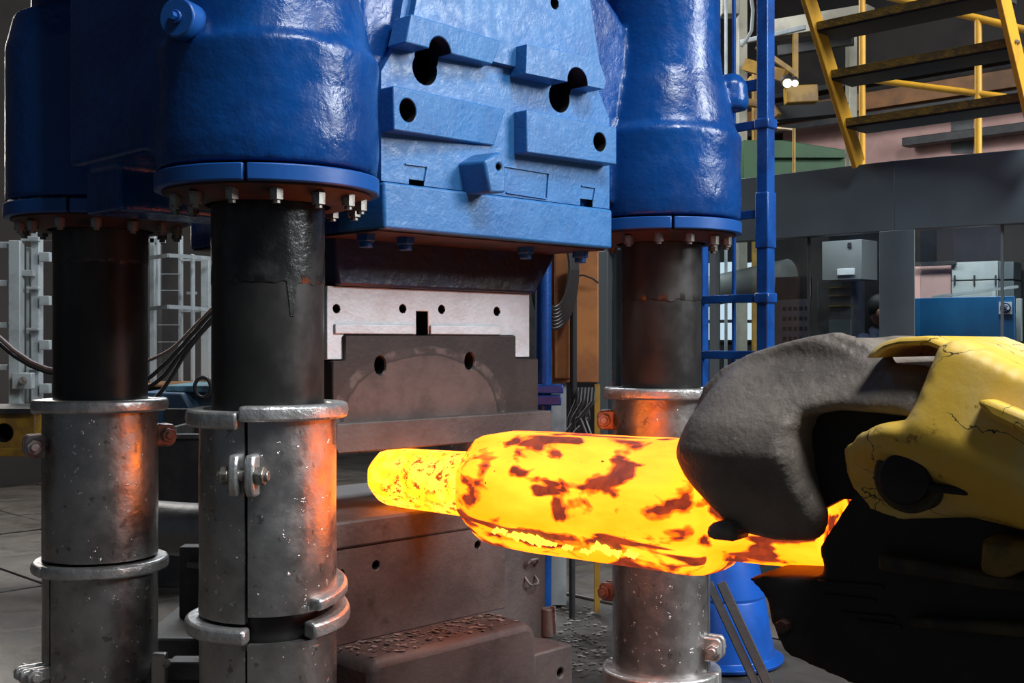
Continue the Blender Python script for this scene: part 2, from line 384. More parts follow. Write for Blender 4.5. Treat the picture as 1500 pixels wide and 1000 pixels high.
# ---- hot forging: x of the object runs along the billet (metres)
t = NT('glowing_forging_steel')
sx = t.new('ShaderNodeSeparateXYZ'); t.link(t.co, sx.inputs[0])
vec = t.map((1.9, 3.1, 3.1))
pat = t.noise(3.0, 3.0, .5, vec, .3)
scale_mask = t.ramp(pat, .562, .60)
pat2 = t.ramp(t.noise(1.6, 2.5, .5, t.map((1.2, 5, 5), (0, 0, 0), (3.1, 1.2, .4)), .3), .61, .64)
scale_mask = t.math('MAXIMUM', scale_mask, pat2)
stub = t.ramp(sx.outputs['X'], .30, .33)           # 0 on the thin end, 1 on the body
fine = t.math('MULTIPLY', t.ramp(t.noise(16, 6, .7, t.map((1.6, 2, 2))), .52, .59), t.ramp(t.noise(4, 3), .43, .56))
scale_mask = t.math('MULTIPLY', scale_mask, stub)
hot = t.mix(t.ramp(t.noise(1.7, 4, .55, t.map((1, 2.5, 2.5))), .35, .72), (4.0, .53, .006, 1), (4.6, .86, .035, 1))
hot = t.mix(t.ramp(sx.outputs['X'], .26, .33), t.mix(t.ramp(t.noise(9, 4), .4, .6), (4.6, .85, .02, 1), (4.8, 1.05, .09, 1)), hot)
rimv = t.math('MULTIPLY', t.ramp(pat, .51, .57), stub)
hot = t.mix(rimv, hot, (2.8, .22, .004, 1))
dark = t.mix(t.ramp(t.noise(14, 5, .6), .35, .65), (.20, .026, .012, 1), (.42, .05, .014, 1))
col = t.mix(scale_mask, hot, dark)
col = t.mix(t.math('MULTIPLY', fine, t.math('SUBTRACT', 1.0, stub)), col, (.5, .09, .006, 1))
specks = t.math('MULTIPLY', t.ramp(t.noise(34, 3, .6), .69, .72), t.ramp(t.noise(2.5, 2), .48, .6))
col = t.mix(specks, col, (.05, .012, .006, 1))
t.set(t.p, Base_Color=(.05, .03, .025, 1), Roughness=.6, Emission_Color=col, Emission_Strength=1.15)
t.set(t.p, Normal=t.bump(scale_mask, .006, .5)); M['hot'] = t.m
M['hot_flake'] = emit('pale_glowing_scale', (3.4, 1.5, .12, 1), .9)
# ================================================================== THE SETTING
FL = -H0
def struct(o): o['kind'] = 'structure'; return o
AW, BW = 34.0, 28.0           # far walls in the press frame
fl = MB().box(-32, AW, -22, BW, FL-.5, FL, PF).build('floor', M['concrete']); struct(fl)
plate_me = {}
for i in range(-6, 6):
    for j in range(-1, 9):
        a0 = i*3.1; b0 = j*3.0+.35*(i % 2)
        if -1.2 < a0+1.5 < 8 and b0 < 4.5: continue
        e = random.uniform(-.012, .012)
        m = MB().box(a0+.03, a0+3.07, b0+.03, b0+2.97, FL, FL+.05+e, PF)
        m.build('floor_plate', M['plate'], fl, bevel=.015, seg=1)
# far walls, roof
wr = MB().box(AW, AW+.6, -22, BW+.6, FL, 24, PF).build('wall_right', M['wall']); struct(wr)
wl = MB().box(-32, AW, BW, BW+.6, FL, 24, PF).build('wall_back', M['wall']); struct(wl)
ce = MB().box(-32, AW, -6, BW, 24, 24.5, PF).build('ceiling', M['roof']); struct(ce)
def wall_pt(px, py): 
    k = (px-750)/F; b = (OB.x + c45*AW - k*(OB.y+c45*AW))/(c45*(1+k)); y = OB.y+c45*(AW+b); return b, (500-py)/F*y
def wall_panel(pxs, mat, name, parent, th=.15, proud=0):
    pts = [wall_pt(*p) for p in pxs]
    pts = [(-16.0, h) if px > 1510 else (b, h) for (b, h), (px, py) in zip(pts, pxs)]
    return MB().prism(pts, AW-th-proud, AW-proud, lambda b, d, h: PF(d, b, h)).build(name, mat, parent)
wall_panel([(1150,180),(1520,158),(1520,262),(1150,262)], M['pink'], 'plaster_band', wr)
wall_panel([(1397,160),(1428,158),(1428,225),(1397,225)], M['grey_plaster'], 'cement_patch', wr, .05, .15)
# daylit windows in the far wall, seen through the left part of the cabin
for n, (x0, x1) in enumerate([(1036,1079),(1083,1112)]):
    pts = [wall_pt(*p) for p in ((x0,384),(x1,384),(x1,500),(x0,500))]
    w = MB().prism(pts, AW-.25, AW-.05, lambda b, d, h: PF(d, b, h)).build('window_%d' % (n+1), M['dark_steel']); struct(w)
    bl = pts[0][0]; br = pts[1][0]; top = pts[0][1]; bot = pts[2][1]
    for i in range(2):
        for j in range(4):
            u0 = bl+(br-bl)*(i+.06)/2; u1 = bl+(br-bl)*(i+.94)/2; v0 = bot+(top-bot)*(j+.08)/4; v1 = bot+(top-bot)*(j+.92)/4
            MB().box(AW-.3, AW-.26, min(u0,u1), max(u0,u1), v0, v1, PF).build('pane', M['daylight'], w)
# roof trusses
for i, aa in enumerate((6, 14, 22, 30)):
    tr_ = empty('roof_truss', PF(aa, 12, 18), ['dark steel roof truss nearest above the press', 'second dark roof truss behind the press', 'third dark roof truss up under the deck', 'farthest dark roof truss by the pink wall'][i], 'roof truss')
    m = MB().bar(PF(aa,-5,19), PF(aa,27,19), .5, .5); m.build('bottom_chord', M['dark_steel'], tr_)
    m = MB().bar(PF(aa,-5,23.6), PF(aa,27,23.6), .5, .5); m.build('top_chord', M['dark_steel'], tr_)
    for q in range(8):
        b0 = -5+4*q
        m = MB().bar(PF(aa,b0,19), PF(aa,b0+2,23.6), .3, .3).bar(PF(aa,b0+2,23.6), PF(aa,b0+4,19), .3, .3); m.build('brace', M['dark_steel'], tr_)

# ================================================================== THE PRESS
COL = {'A': PF(0, 3.33, 0), 'B': PF(0, 0, 0), 'C': PF(5.78, 0, 0), 'D': PF(5.78, 3.33, 0)}
WH = {'A': 'nearest the left edge', 'B': 'in front, left of the dies', 'C': 'on the right by the blue ladder', 'D': 'at the back, behind the hot forging'}
cast = empty('press_crosshead', PF(2.9, 1.7, 1.09), 'massive blue painted moving crosshead of the forging press with four column guides', 'press crosshead')
# --- the rough casting: four guide barrels, side boxes, core and webs melted into one
m = MB()
prof = [(0,1.5),(.98,1.5),(1.0,1.7),(.985,2.2),(1.0,2.52),(.93,2.62),(.86,2.95),(.77,3.3),(.74,3.6),(.73,6.2),(0,6.2)]
profA = [(0,1.5),(.98,1.5),(.98,3.15),(.93,3.35),(.9,3.5),(.72,3.55),(.7,6.2),(0,6.2)]
for k, cpt in COL.items(): m.lathe(cpt, profA if k == 'A' else prof, 56)
m.box(-.97, 1.0, -.1, 1.98, 1.68, 6.2, PF)            # left flank box beside barrel B
m.box(-.5, 1.0, 1.9, 2.9, 1.75, 6.2, PF)
m.box(-.75, .6, 1.4, 2.1, 1.25, 1.75, PF)
m.box(1.18, 4.60, 1.7, 3.5, 1.09, 6.2, PF); m.box(1.18, 4.6, .5, 1.8, 1.09, 1.6, PF)             # core
m.prism([(-.2,1.9),(1.6,1.55),(1.6,6.2),(.3,6.2),(.35,4.2)], -.06, 1.2, PF)       # web to barrel B
m.prism([(4.2,1.55),(6.0,1.9),(5.5,2.9),(5.35,3.45),(4.95,3.85),(4.5,4.2),(4.3,6.2),(4.1,6.2)], -.06, 1.0, PF)  # web to barrel C
m.lathe(PF(5.78,0,0)+Vector((.93,.25,0)), [(0,2.95),(.2,2.95),(.23,3.05),(.2,3.3),(.1,3.42),(0,3.42)], 20)   # knob on barrel C
m.prism([(.2,1.7),(5.6,1.7),(5.6,6.2),(.2,6.2)], 2.6, 3.4, PF)
m.build('casting', M['blue_cast'], cast, remesh=.032, relax=6, smooth=180)
# --- front plate with keyhole slots
face = [(1.18,1.56),(4.60,1.56),(4.60,2.62),(4.42,2.9),(4.12,4.2),(4.05,6.2),(1.7,6.2),(1.62,4.2),(1.36,2.9),(1.18,2.62)]
b0 = -.15
fp = MB().prism(face, b0, .56).build('face_plate', M['blue_face'], cast)
KEY = [((646,77), (630,99), 21.5), ((843,121), (827,141), 20)]
def hole(px, py, rpx, b, depth, bn=None):
    a, h = fa(px, py, b); r = rpx/F*PF(a, b, h).y
    return MB().cyl(PF(a, b-.5, h), PF(a, b+depth, h), r, 24)
kc = []
for p, q, r in KEY: kc += [hole(*p, r*1.08, b0-.22, 1.0), hole(*q, r*1.12, b0-.08, 1.0)]
rect = []
for px0, px1, py0, py1 in ((599,621,265,278), (850,868,293,304)):
    a0, h0 = fa(px0, py1, b0); a1, h1 = fa(px1, py0, b0)
    rect.append(MB().box(a0, a1, b0-.3, b0+.35, min(h0,h1), max(h0,h1), PF))
cav = []
for (p, q, r) in KEY:
    a, h = fa((p[0]+q[0])/2, (p[1]+q[1])/2, b0); cav.append(MB().box(a-.34, a+.34, b0+.13, .8, h-.38, h+.38, PF))
for p in ((600,161),(879,208)):
    a, h = fa(*p, b0); cav.append(MB().box(a-.2, a+.2, b0+.1, .8, h-.24, h+.24, PF))
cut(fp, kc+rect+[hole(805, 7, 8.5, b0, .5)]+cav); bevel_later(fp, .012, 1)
# --- lower apron
m = MB(); 
m.prism([(1.18,1.09),(4.60,1.09),(4.60,1.55),(1.18,1.55)], b0-.045, .56)
ap = m.build('lower_apron', M['blue_face'], cast, bevel=.03)
# shallow raised panel lines and small welded frames on the front
def frame_line(pxs, b, w=.016, d=.012):
    mm = MB()
    pts = [PF(*[(x) for x in (fa(px, py, b)[0], b-d/2, fa(px, py, b)[1])]) for px, py in pxs]
    for i in range(len(pts)-1): mm.bar(pts[i], pts[i+1], w, d*2, up=Vector((c45,-c45,0)))
    return mm
frame_line([(736,243),(803,254),(800,291),(741,282)], b0, .014).build('weld_bead', M['blue_face'], cast)
frame_line([(593,240),(625,244),(621,266)], b0, .012).build('weld_bead', M['blue_face'], cast)
frame_line([(851,272),(871,275),(868,293)], b0, .012).build('weld_bead', M['blue_face'], cast)
# --- four raised guide bars
def bar_pts(pts, b): return [fa(px, py, b) for px, py in pts]
def wedge(pts, bl, br, bb=b0+.02):
    """a raised bar: face outline given clockwise from the top left; stands out to bl on the left, br on the right"""
    qs = []
    amin = None
    f = []
    for px, py in pts:
        a, h = fa(px, py, (bl+br)/2); f.append((a, h))
    am = min(a for a, h in f); ax = max(a for a, h in f)
    front = [PF(a, bl+(br-bl)*(a-am)/(ax-am), h) for a, h in f]
    back = [PF(a, bb, h) for a, h in f]
    mm = MB(); n = len(f)
    mm.add(front+back, [tuple(range(n)), tuple(range(2*n-1, n-1, -1))]+[(i, (i+1) % n, (i+1) % n+n, i+n) for i in range(n)])
    return mm
wb = wedge([(567,127),(750,158),(731,212),(568,192)], b0-.2, b0-.012).build('guide_bar', M['blue_face'], cast)
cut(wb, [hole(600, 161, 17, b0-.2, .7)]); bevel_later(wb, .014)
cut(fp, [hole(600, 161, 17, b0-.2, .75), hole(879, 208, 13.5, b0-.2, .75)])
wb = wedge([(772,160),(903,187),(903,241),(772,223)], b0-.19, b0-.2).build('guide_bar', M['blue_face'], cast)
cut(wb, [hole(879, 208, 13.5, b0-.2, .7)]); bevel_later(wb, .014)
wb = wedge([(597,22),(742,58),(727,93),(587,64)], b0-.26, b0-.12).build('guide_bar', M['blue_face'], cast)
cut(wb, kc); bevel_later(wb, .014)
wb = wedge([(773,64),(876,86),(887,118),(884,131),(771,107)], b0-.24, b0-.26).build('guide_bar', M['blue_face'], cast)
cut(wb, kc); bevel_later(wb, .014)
# upper plate above the bars
up = [fa(*p, b0-.06) for p in ((596,62),(772,103),(878,128),(848,5))]
mm = MB().prism([(up[0][0],up[0][1]),(up[1][0],up[1][1]),(up[2][0],up[2][1]),(4.34,3.2),(4.1,4.2),(4.0,6.2),(1.8,6.2),(1.75,4.2)], b0-.08, b0+.05)
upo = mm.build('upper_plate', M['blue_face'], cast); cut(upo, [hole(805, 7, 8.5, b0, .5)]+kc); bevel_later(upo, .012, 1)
# --- skewed stop block with an eye
q = [fa(*p, b0-.3) for p in ((706,236),(729,222),(737,248),(737,283),(714,283))]
bk = [(a-.32, h-.0) for a, h in q]
n = 5; mm = MB(); fr_ = [PF(a, b0-.34, h) for a, h in q]; bk_ = [PF(a-.06, b0+.05, h) for a, h in q]
mm.add(fr_+bk_, [tuple(range(n)), tuple(range(2*n-1, n-1, -1))]+[(i, (i+1) % n, (i+1) % n+n, i+n) for i in range(n)])
sb = mm.build('stop_block', M['blue_face'], cast); cut(sb, [hole(727, 245, 4.5, b0-.3, .2)]); bevel_later(sb, .025)
# --- roller disc on the left flank
dp = PF(-.86, -.52, 0); rd = Vector((-.3, -.95, 0)).normalized()
ce_ = pd(258, 25, 9.55)
dm = MB().cyl(ce_-rd*.22, ce_+rd*.0, .165, 40).build('roller_disc', M['blue_ring'], cast, bevel=.015)
MB().cyl(ce_, ce_+rd*.03, .06, 24).build('washer', M['blue_gloss'], dm, bevel=.01)
MB().cyl(ce_+rd*.02, ce_+rd*.09, .035, 6).build('bolt', M['blue_ring'], dm)
# --- bottom rings, glands, bolts
hexm = MB().cyl((0,0,-.1), (0,0,0), .062, 6).cyl((0,0,-.13), (0,0,-.09), .035, 10)
hex_me = local_mesh(hexm, 'bolt', M['steel_bolt'], 30)
for k, cp in COL.items():
    for s0 in (-89, 91):
        MB().lathe(cp, [(.60,1.33),(1.0,1.33),(1.0,1.475),(.60,1.475)], 48, s0+.6, s0+178.8, True).build('retaining_ring', M['blue_ring'], cast, bevel=.012)
    MB().lathe(cp, [(.56,1.22),(.72,1.22),(.93,1.31),(.93,1.33),(.56,1.33)], 48, closed=True).build('gland', M['primer'], cast)
    for i in range(14):
        t = math.radians(-125+i*360/14)
        place('bolt', hex_me, cast, cp+Vector((.83*math.cos(t), .83*math.sin(t), 1.29 if i % 3 else 1.27)))
# --- adapter under the crosshead
ad = [(1.32,1.1),(4.72,1.1),(4.66,1.0),(4.55,.85),(4.42,.68),(4.36,.585),(1.40,.585),(1.35,.8)]
MB().prism(ad, .82, 2.55).build('die_seat', M['blue_adapter'], cast, bevel=.03)
for px, py in ((536,353), (594,351), (770,372), (850,373)):
    b = .25; a, h = fa(px, py, b)
    mm = MB().cyl(PF(a,b,1.0), PF(a,b,1.1), .1, 6).cyl(PF(a,b,.94), PF(a,b,1.02), .07, 12); mm.build('seat_bolt', M['blue_ring'], cast, bevel=.01)
MB().prism([(1.18,1.09),(4.6,1.09),(4.6,1.075),(1.18,1.075)], -.1, 3.4).build('primed_underside', M['primer'], cast)
# --- die holder (pale), upper die
H = lambda px, py: fa(px, py, .9)
wh = [(1.30,.58),(4.33,.58),(4.33,-.19),(4.05,-.19),(4.05,.075),(1.52,.075),(1.52,-.19),(1.30,-.19)]
ho = MB().prism(wh, .9, 2.45).build('die_holder', M['white_silver'])
cs = []
for px, py in ((493,452),(590,452),(647,453),(728,456)): cs.append(hole(px, py, 6.3, .9, .6))
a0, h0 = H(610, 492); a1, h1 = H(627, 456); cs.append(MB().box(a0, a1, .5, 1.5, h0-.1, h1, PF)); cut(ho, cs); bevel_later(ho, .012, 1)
tag(ho, 'pale aluminium-painted upper die holder with four round holes under the blue crosshead', 'die holder')
strip = MB()
for px0, px1 in ((489,608),(629,732)):
    a0, _ = H(px0, 480); a1, _ = H(px1, 480); MB().box(a0, a1, .875, .9, .08, .185, PF).build('joint_strip', M['white_silver'], ho, bevel=.01)
ud = [(1.34,-.2),(1.5,-.2),(1.5,.07),(4.06,.07),(4.06,-.21),(4.45,-.21),(4.45,-.86),(1.34,-.86)]
di = MB().prism(ud, .86, 2.5).build('upper_die', M['die_marked'])
tag(di, 'dark brown stepped upper forging die with two lifting holes above the hot forging', 'forging die')
cs = []
HL = []
for px, py in ((557,535),(688,529)):
    a, h = fa(px, py, .86); HL.append((a, h))
    c_ = MB().prism([(a+.072*math.cos(i*.5236), h+.1*math.sin(i*.5236)) for i in range(12)], .5, 1.25); cs.append(c_)
cut(di, cs); bevel_later(di, .015, 1)
for a, h in HL: MB().cyl(PF(a+.03,1.2,h-.05), PF(a+.03,1.2,h+.07), .03, 12).build('lifting_pin', M['steel_bolt'], di)
MB().prism([(1.28,-.845),(4.5,-.845),(4.52,-.87),(4.52,-1.1),(4.45,-1.16),(1.3,-1.16),(1.26,-1.1)], .70, 2.6).build('die_face_bar', M['die_low'], di, bevel=.025)
# --- lower die, bolster blocks
ld = [(1.02,-2.1),(1.02,-1.86),(1.06,-1.815),(3.5,-1.815),(3.54,-1.86),(3.54,-2.1)]
lo_ = empty('lower_die', PF(2.3,1.6,-3.07), 'soot-stained grey lower forging die block beneath the glowing billet', 'forging die')
MB().prism(ld, .48, 2.9).build('die_cap', M['die_low'], lo_, bevel=.03)
lb = MB().prism([(1.04,-3.07),(3.52,-3.07),(3.52,-2.1),(1.04,-2.1)], .5, 2.85).build('die_body', M['die_low'], lo_)
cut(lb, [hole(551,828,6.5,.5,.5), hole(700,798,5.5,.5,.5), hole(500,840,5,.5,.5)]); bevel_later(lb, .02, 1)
st = empty('bolster_step', PF(2.2,.4,FL), 'low rounded steel step covered in scale in front of the lower die', 'bolster')
MB().prism([(1.05,-3.12),(1.14,-3.07),(3.2,-3.07),(3.3,-3.12),(3.36,-3.25),(3.36,FL+.02),(1.05,FL+.02)], -.17, 2.9).build('block', M['die_low'], st, bevel=.09, seg=3)
fm = MB(); 
for i in range(260):
    a = 1.1+2.1*random.random(); b = -.12+.58*random.random()**.7; r = .012+.035*random.random()**2
    t = random.random()*6.28; p = PF(a, b, -3.07)
    fm.add([p+Vector((r*math.cos(t+q), r*.7*math.sin(t+q), .004+r*.5*random.random())) for q in (0,1.7,3.2,4.8)]+[p+Vector((0,0,-.01))], [(0,1,2,3),(0,4,1),(1,4,2),(2,4,3),(3,4,0)])
tag(fm.build('loose_scale', M['debris'], st, smooth=0), kind='stuff')
gb = empty('guide_block', PF(4.1,1.6,FL), 'upright dull steel guide block right of the lower die with two welded handles', 'guide block')
MB().prism([(3.56,FL+.02),(4.73,FL+.02),(4.73,-1.9),(3.56,-1.9)], 1.0, 2.4).build('block', M['die_low'], gb, bevel=.03)
for py in (825, 848):
    a, h = fa(776, py, 1.0); w = .085; d = .06 if py == 825 else -.055
    MB().tube([PF(a-w,1.0,h-d*.6), PF(a-w,.94,h+d*.4), PF(a-w*.7,.92,h+d), PF(a+w*.7,.92,h+d), PF(a+w,.94,h+d*.4), PF(a+w,1.0,h-d*.6)], .016, 8).build('handle', M['scale'], gb)
sg = empty('corner_foot', PF(3.8,.3,FL), 'small grey steel foot block with drilled side at right end of the step', 'foot block')
fb = MB().box(3.46, 4.12, 0, .95, FL+.02, -3.5, PF).build('block', M['die_low'], sg)
cut(fb, [hole(821, 985, 5.5, 0, .3)]); bevel_later(fb, .03)
sp = empty('steel_stake', PF(3.72,.42,-3.5), 'short upright reddish steel stake standing on the foot block', 'stake')
a, h = fa(803, 890, .42)
MB().cyl(PF(a,.42,-3.5), PF(a,.42,h), .085, 14).build('shaft', M['die_low'], sp, bevel=.015)
MB().bar(PF(a+.02,.34,-3.45), PF(a-.01,.335,-3.12), .06, .02).build('splinter', M['scale'], sp)

# --- columns and sleeves
def jit(seed, amp): 
    def f(r, t, h): return r + amp*noise.noise(Vector((math.cos(t)*2+seed, math.sin(t)*2, h*1.6))) + amp*.5*noise.noise(Vector((math.cos(t)*6+seed, math.sin(t)*6, h*5)))
    return f
PHI = {'A': -70, 'B': -78, 'C': -97, 'D': -88}
TOP = {'A': -.64, 'B': -.6, 'C': -.585, 'D': -.6}
for i, (k, cp) in enumerate(COL.items()):
    co = empty('press_column', cp+Z*FL, 'round dark oiled steel press column '+WH[k], 'press column', None)
    MB().lathe(cp, [(0,FL),(.5,FL),(.5,1.225),(0,1.225)], 56).build('shaft', M['steel_dark'], co)
    hb = {'A': .86, 'B': .52, 'C': .5, 'D': .6}[k]
    def gr(r, t, h, hb=hb, s=i): return r+.004*noise.noise(Vector((math.cos(t)*7+s, math.sin(t)*7, h*8)))
    mm = MB(); n = 96; vs = []; fs = []
    for j in range(n):
        t = 2*math.pi*j/n; lowh = hb+.05*noise.noise(Vector((math.cos(t)*5+i, math.sin(t)*5, 1)))
        d = (math.degrees(t)-(PHI['B']+22)) % 360; d = min(d, 360-d)
        if k == 'B' and d < 3.5: lowh -= .3
        for q in range(9):
            h = 1.215+(lowh-1.215)*q/8; r = gr(.506, t, h); vs.append(cp+Vector((r*math.cos(t), r*math.sin(t), h)))
        vs.append(cp+Vector((.497*math.cos(t), .497*math.sin(t), lowh-.005)))
    for j in range(n):
        for q in range(9): a_ = j*10+q; b_ = ((j+1) % n)*10+q; fs.append((a_, b_, b_+1, a_+1))
    mm.add(vs, fs); mm.build('grease_band', M['grease'] if k in 'BD' else M['steel_dark'], co, smooth=60)

def arc(cp, r0, r1, h0, h1, s, e, seed=0, amp=.006, n=None, rows=1, dz=0):
    n = n or max(6, int(abs(e-s)/5)); f = jit(seed, amp)
    out = [(r1, h0+(h1-h0)*j/rows) for j in range(rows+1)]
    prof = [(r0, h0)]+out+[(r0, h1)]
    return MB().lathe(cp, prof, n, s, e, True, lambda r, t, h: r if r == r0 else f(r, t, h))
def lug(parent, cp, ang, h, radial, height, mat, gap=.045, th=.075, rs=.6):
    t = math.radians(ang); er = Vector((math.cos(t), math.sin(t), 0)); et = Vector((-math.sin(t), math.cos(t), 0))
    fr = lambda r, s_, z: cp+er*r+et*s_+Z*z
    first = None
    for sgn in (-1, 1):
        a_, b_ = sorted((sgn*gap, sgn*(gap+th)))
        pl = MB().prism([(rs-.05,h-height/2),(rs+radial*.75,h-height/2),(rs+radial,h-height*.28),(rs+radial,h+height*.3),(rs+radial*.8,h+height/2),(rs-.05,h+height/2)], a_, b_, fr).build('clamp_lug', mat, parent, bevel=.022)
        first = first or pl
    rc = rs+radial*.55
    e0 = gap+th
    MB().cyl(fr(rc,-e0-.02,h), fr(rc,e0+.02,h), .05, 14).build('bolt_shank', M['steel_bolt'], first)
    for sgn in (-1, 1):
        mm = MB().cyl(fr(rc,sgn*e0,h), fr(rc,sgn*(e0+.075),h), .085, 6); mm.cyl(fr(rc,sgn*(e0+.07),h), fr(rc,sgn*(e0+.11),h), .045, 12)
        mm.build('bolt_head', M['steel_bolt'] if k == 'B' else mat, first, bevel=.008)
def flange(parent, cp, h0, h1, s, e, seed, mat, r1=.715, dz=(0, 0)):
    n = max(6, int(abs(e-s)/4)); f = jit(seed, .012)
    mm = MB().lathe(cp, [(.56,h0),(r1,h0),(r1+.01,(h0+h1)/2),(r1,h1),(.56,h1)], n, s, e, True, lambda r, t, h: r if r < .6 else f(r, t, h))
    for v in mm.v:
        d = v-cp; an = (math.degrees(math.atan2(d.y, d.x))-s) % 360; v.z += dz[0]+(dz[1]-dz[0])*min(1, an/(e-s)) if an < 355 else dz[0]
    mm.build('flange', mat, parent, bevel=.025)
SEAM = {'A': -150, 'B': -96, 'C': -187, 'D': -60}
for i, (k, cp) in enumerate(COL.items()):
    top = TOP[k]; s0 = SEAM[k]
    up_ = empty('column_sleeve', cp+Z*-2.4, 'upper silver-painted split sleeve around the column '+WH[k], 'column sleeve')
    dl = .05 if k == 'B' else .012
    cut_lo = -2.36 if k == 'B' else -2.36
    # half 1 (to the right of the seam), half 2 (to the left)
    arc(cp, .53, .61, cut_lo, top-.05+dl, s0+1.3, s0+178.7, i*3.1, .006, 60, 24).build('half_shell', M['silver'], up_, smooth=50)
    arc(cp, .53, .612, -2.42, top-.05-.01, s0+181.3, s0+358.7, i*3.1+9, .006, 60, 24).build('half_shell', M['silver'], up_, smooth=50)
    flange(up_, cp, top-.135+dl, top+dl, s0-3, s0+178, i+.3, M['silver_edge'])
    flange(up_, cp, top-.15, top, s0+179, s0+356, i+.7, M['silver_edge'])
    if k == 'B':
        flange(up_, cp, -2.38, -2.27, s0+55, s0+150, 4.4, M['silver_edge'], .70, (.03, .17))
        lug(up_, cp, s0, -1.14, .16, .36, M['silver_edge'], .03, .085)
    else:
        lug(up_, cp, s0, {'A': -1.13, 'C': -.99, 'D': -1.1}[k], .2, .25, M['lug_red'])
        lug(up_, cp, s0+180, {'A': -1.06, 'C': -.99, 'D': -1.1}[k], .2, .25, M['lug_red'])
    lw = empty('column_sleeve', cp+Z*FL, 'lower silver-painted sleeve at the foot of the column '+WH[k], 'column sleeve')
    s1 = {'A': -128, 'B': -96, 'C': -27, 'D': -60}[k]
    arc(cp, .53, .61, FL+.02, -2.6 if k == 'B' else -2.45, s1+1, s1+179, i*5.1, .006, 60, 22).build('half_shell', M['silver'], lw, smooth=50)
    arc(cp, .53, .61, FL+.02, -2.45, s1+181, s1+359, i*5.1+4, .006, 60, 22).build('half_shell', M['silver'], lw, smooth=50)
    if k == 'B':
        flange(lw, cp, -2.58, -2.45, s1-178, s1+2, 2.2, M['silver_edge'], .73)
        flange(lw, cp, -2.56, -2.42, s1+50, s1+178, 3.2, M['silver_edge'], .73, (-.02, .1))
    else:
        flange(lw, cp, -2.52, -2.39, s1, s1+177, 2.2+i, M['silver_edge'], .72)
        flange(lw, cp, -2.52, -2.40, s1+180, s1+358, 5.2+i, M['silver_edge'], .72)
    flange(lw, cp, FL+.03, FL+.2 if k != 'C' else FL+.42, s1, s1+177, 3.2+i, M['silver_edge'], .74)
    flange(lw, cp, FL+.03, FL+.2 if k != 'C' else FL+.42, s1+180, s1+358, 6.2+i, M['silver_edge'], .74)
    if k == 'A': lug(lw, cp, s1-12, -3.55, .3, .16, M['silver_edge'])
    elif k == 'C':
        lug(lw, cp, s1+2, -3.78, .2, .3, M['silver_edge']); lug(lw, cp, s1+180, -3.2, .2, .24, M['lug_red'])
    else: lug(lw, cp, s1+180, -3.5, .2, .25, M['silver'])

# ================================================================== THE HOT FORGING
def octo(r, m, n=64, pw=.5):
    out = []
    for i in range(n):
        t = 2*math.pi*i/n; ph_ = ((t+math.pi/8) % (math.pi/4))-math.pi/8
        ro = r*math.cos(math.pi/8)/math.cos(ph_)*1.04; out.append((t, ro*m+r*(1-m)))
    return out
secs = [(-.76,.08,.2),(-.75,.16,.3),(-.72,.235,.5),(-.65,.285,.6),(-.53,.315,.7),(-.3,.325,.7),(.3,.335,.7),(.715,.342,.6),(.722,.40,.5),(.735,.45,.6),(.80,.515,.7),(.92,.565,.75),(1.10,.592,.75),(1.5,.602,.75),(2.2,.606,.75),(2.9,.61,.75),(3.3,.61,.7),(3.42,.595,.6),(3.50,.56,.5),(3.56,.50,.4),(3.60,.45,.4),(3.8,.44,.6),(4.55,.43,.6),(4.56,.2,.4)]
mm = MB(); n = 64; vs = []; fs = []
# densify along x
dense = []
for (x0, r0, m0), (x1, r1, m1) in zip(secs[:-1], secs[1:]):
    kk = max(1, int((x1-x0)/.09))
    for q in range(kk): f = q/kk; dense.append((x0+(x1-x0)*f, r0+(r1-r0)*f, m0+(m1-m0)*f))
dense.append(secs[-1])
for x, r, m_ in dense:
    for t, ro in octo(r, m_):
        ro *= 1+.012*noise.noise(Vector((x*1.5, math.cos(t)*2, math.sin(t)*2)))+.006*noise.noise(Vector((x*6, math.cos(t)*6, math.sin(t)*6)))
        vs.append(Vector((x, ro*math.cos(t), ro*math.sin(t))))
for i in range(len(dense)-1):
    for j in range(n): fs.append((i*n+j, i*n+(j+1) % n, (i+1)*n+(j+1) % n, (i+1)*n+j))
fs += [tuple(range(n)), tuple((len(dense)-1)*n+j for j in range(n))]
me = bpy.data.meshes.new('hot_forging'); me.from_pydata([v*S for v in vs], [], fs)
bm = bmesh.new(); bm.from_mesh(me); bmesh.ops.recalc_face_normals(bm, faces=bm.faces); bm.to_mesh(me); bm.free()
hf = bpy.data.objects.new('hot_forging', me); C.objects.link(hf); me.materials.append(M['hot'])
hf.location = ((WO.x)*S, WO.y*S, (WO.z+H0)*S); hf.rotation_euler = (0, 0, math.atan2(WA.y, WA.x)); WL[hf.name] = Vector(hf.location)
shade(hf, 50)
tag(hf, 'glowing yellow-orange stepped steel forging with dark scale patches held between the dies and jaws', 'forging')
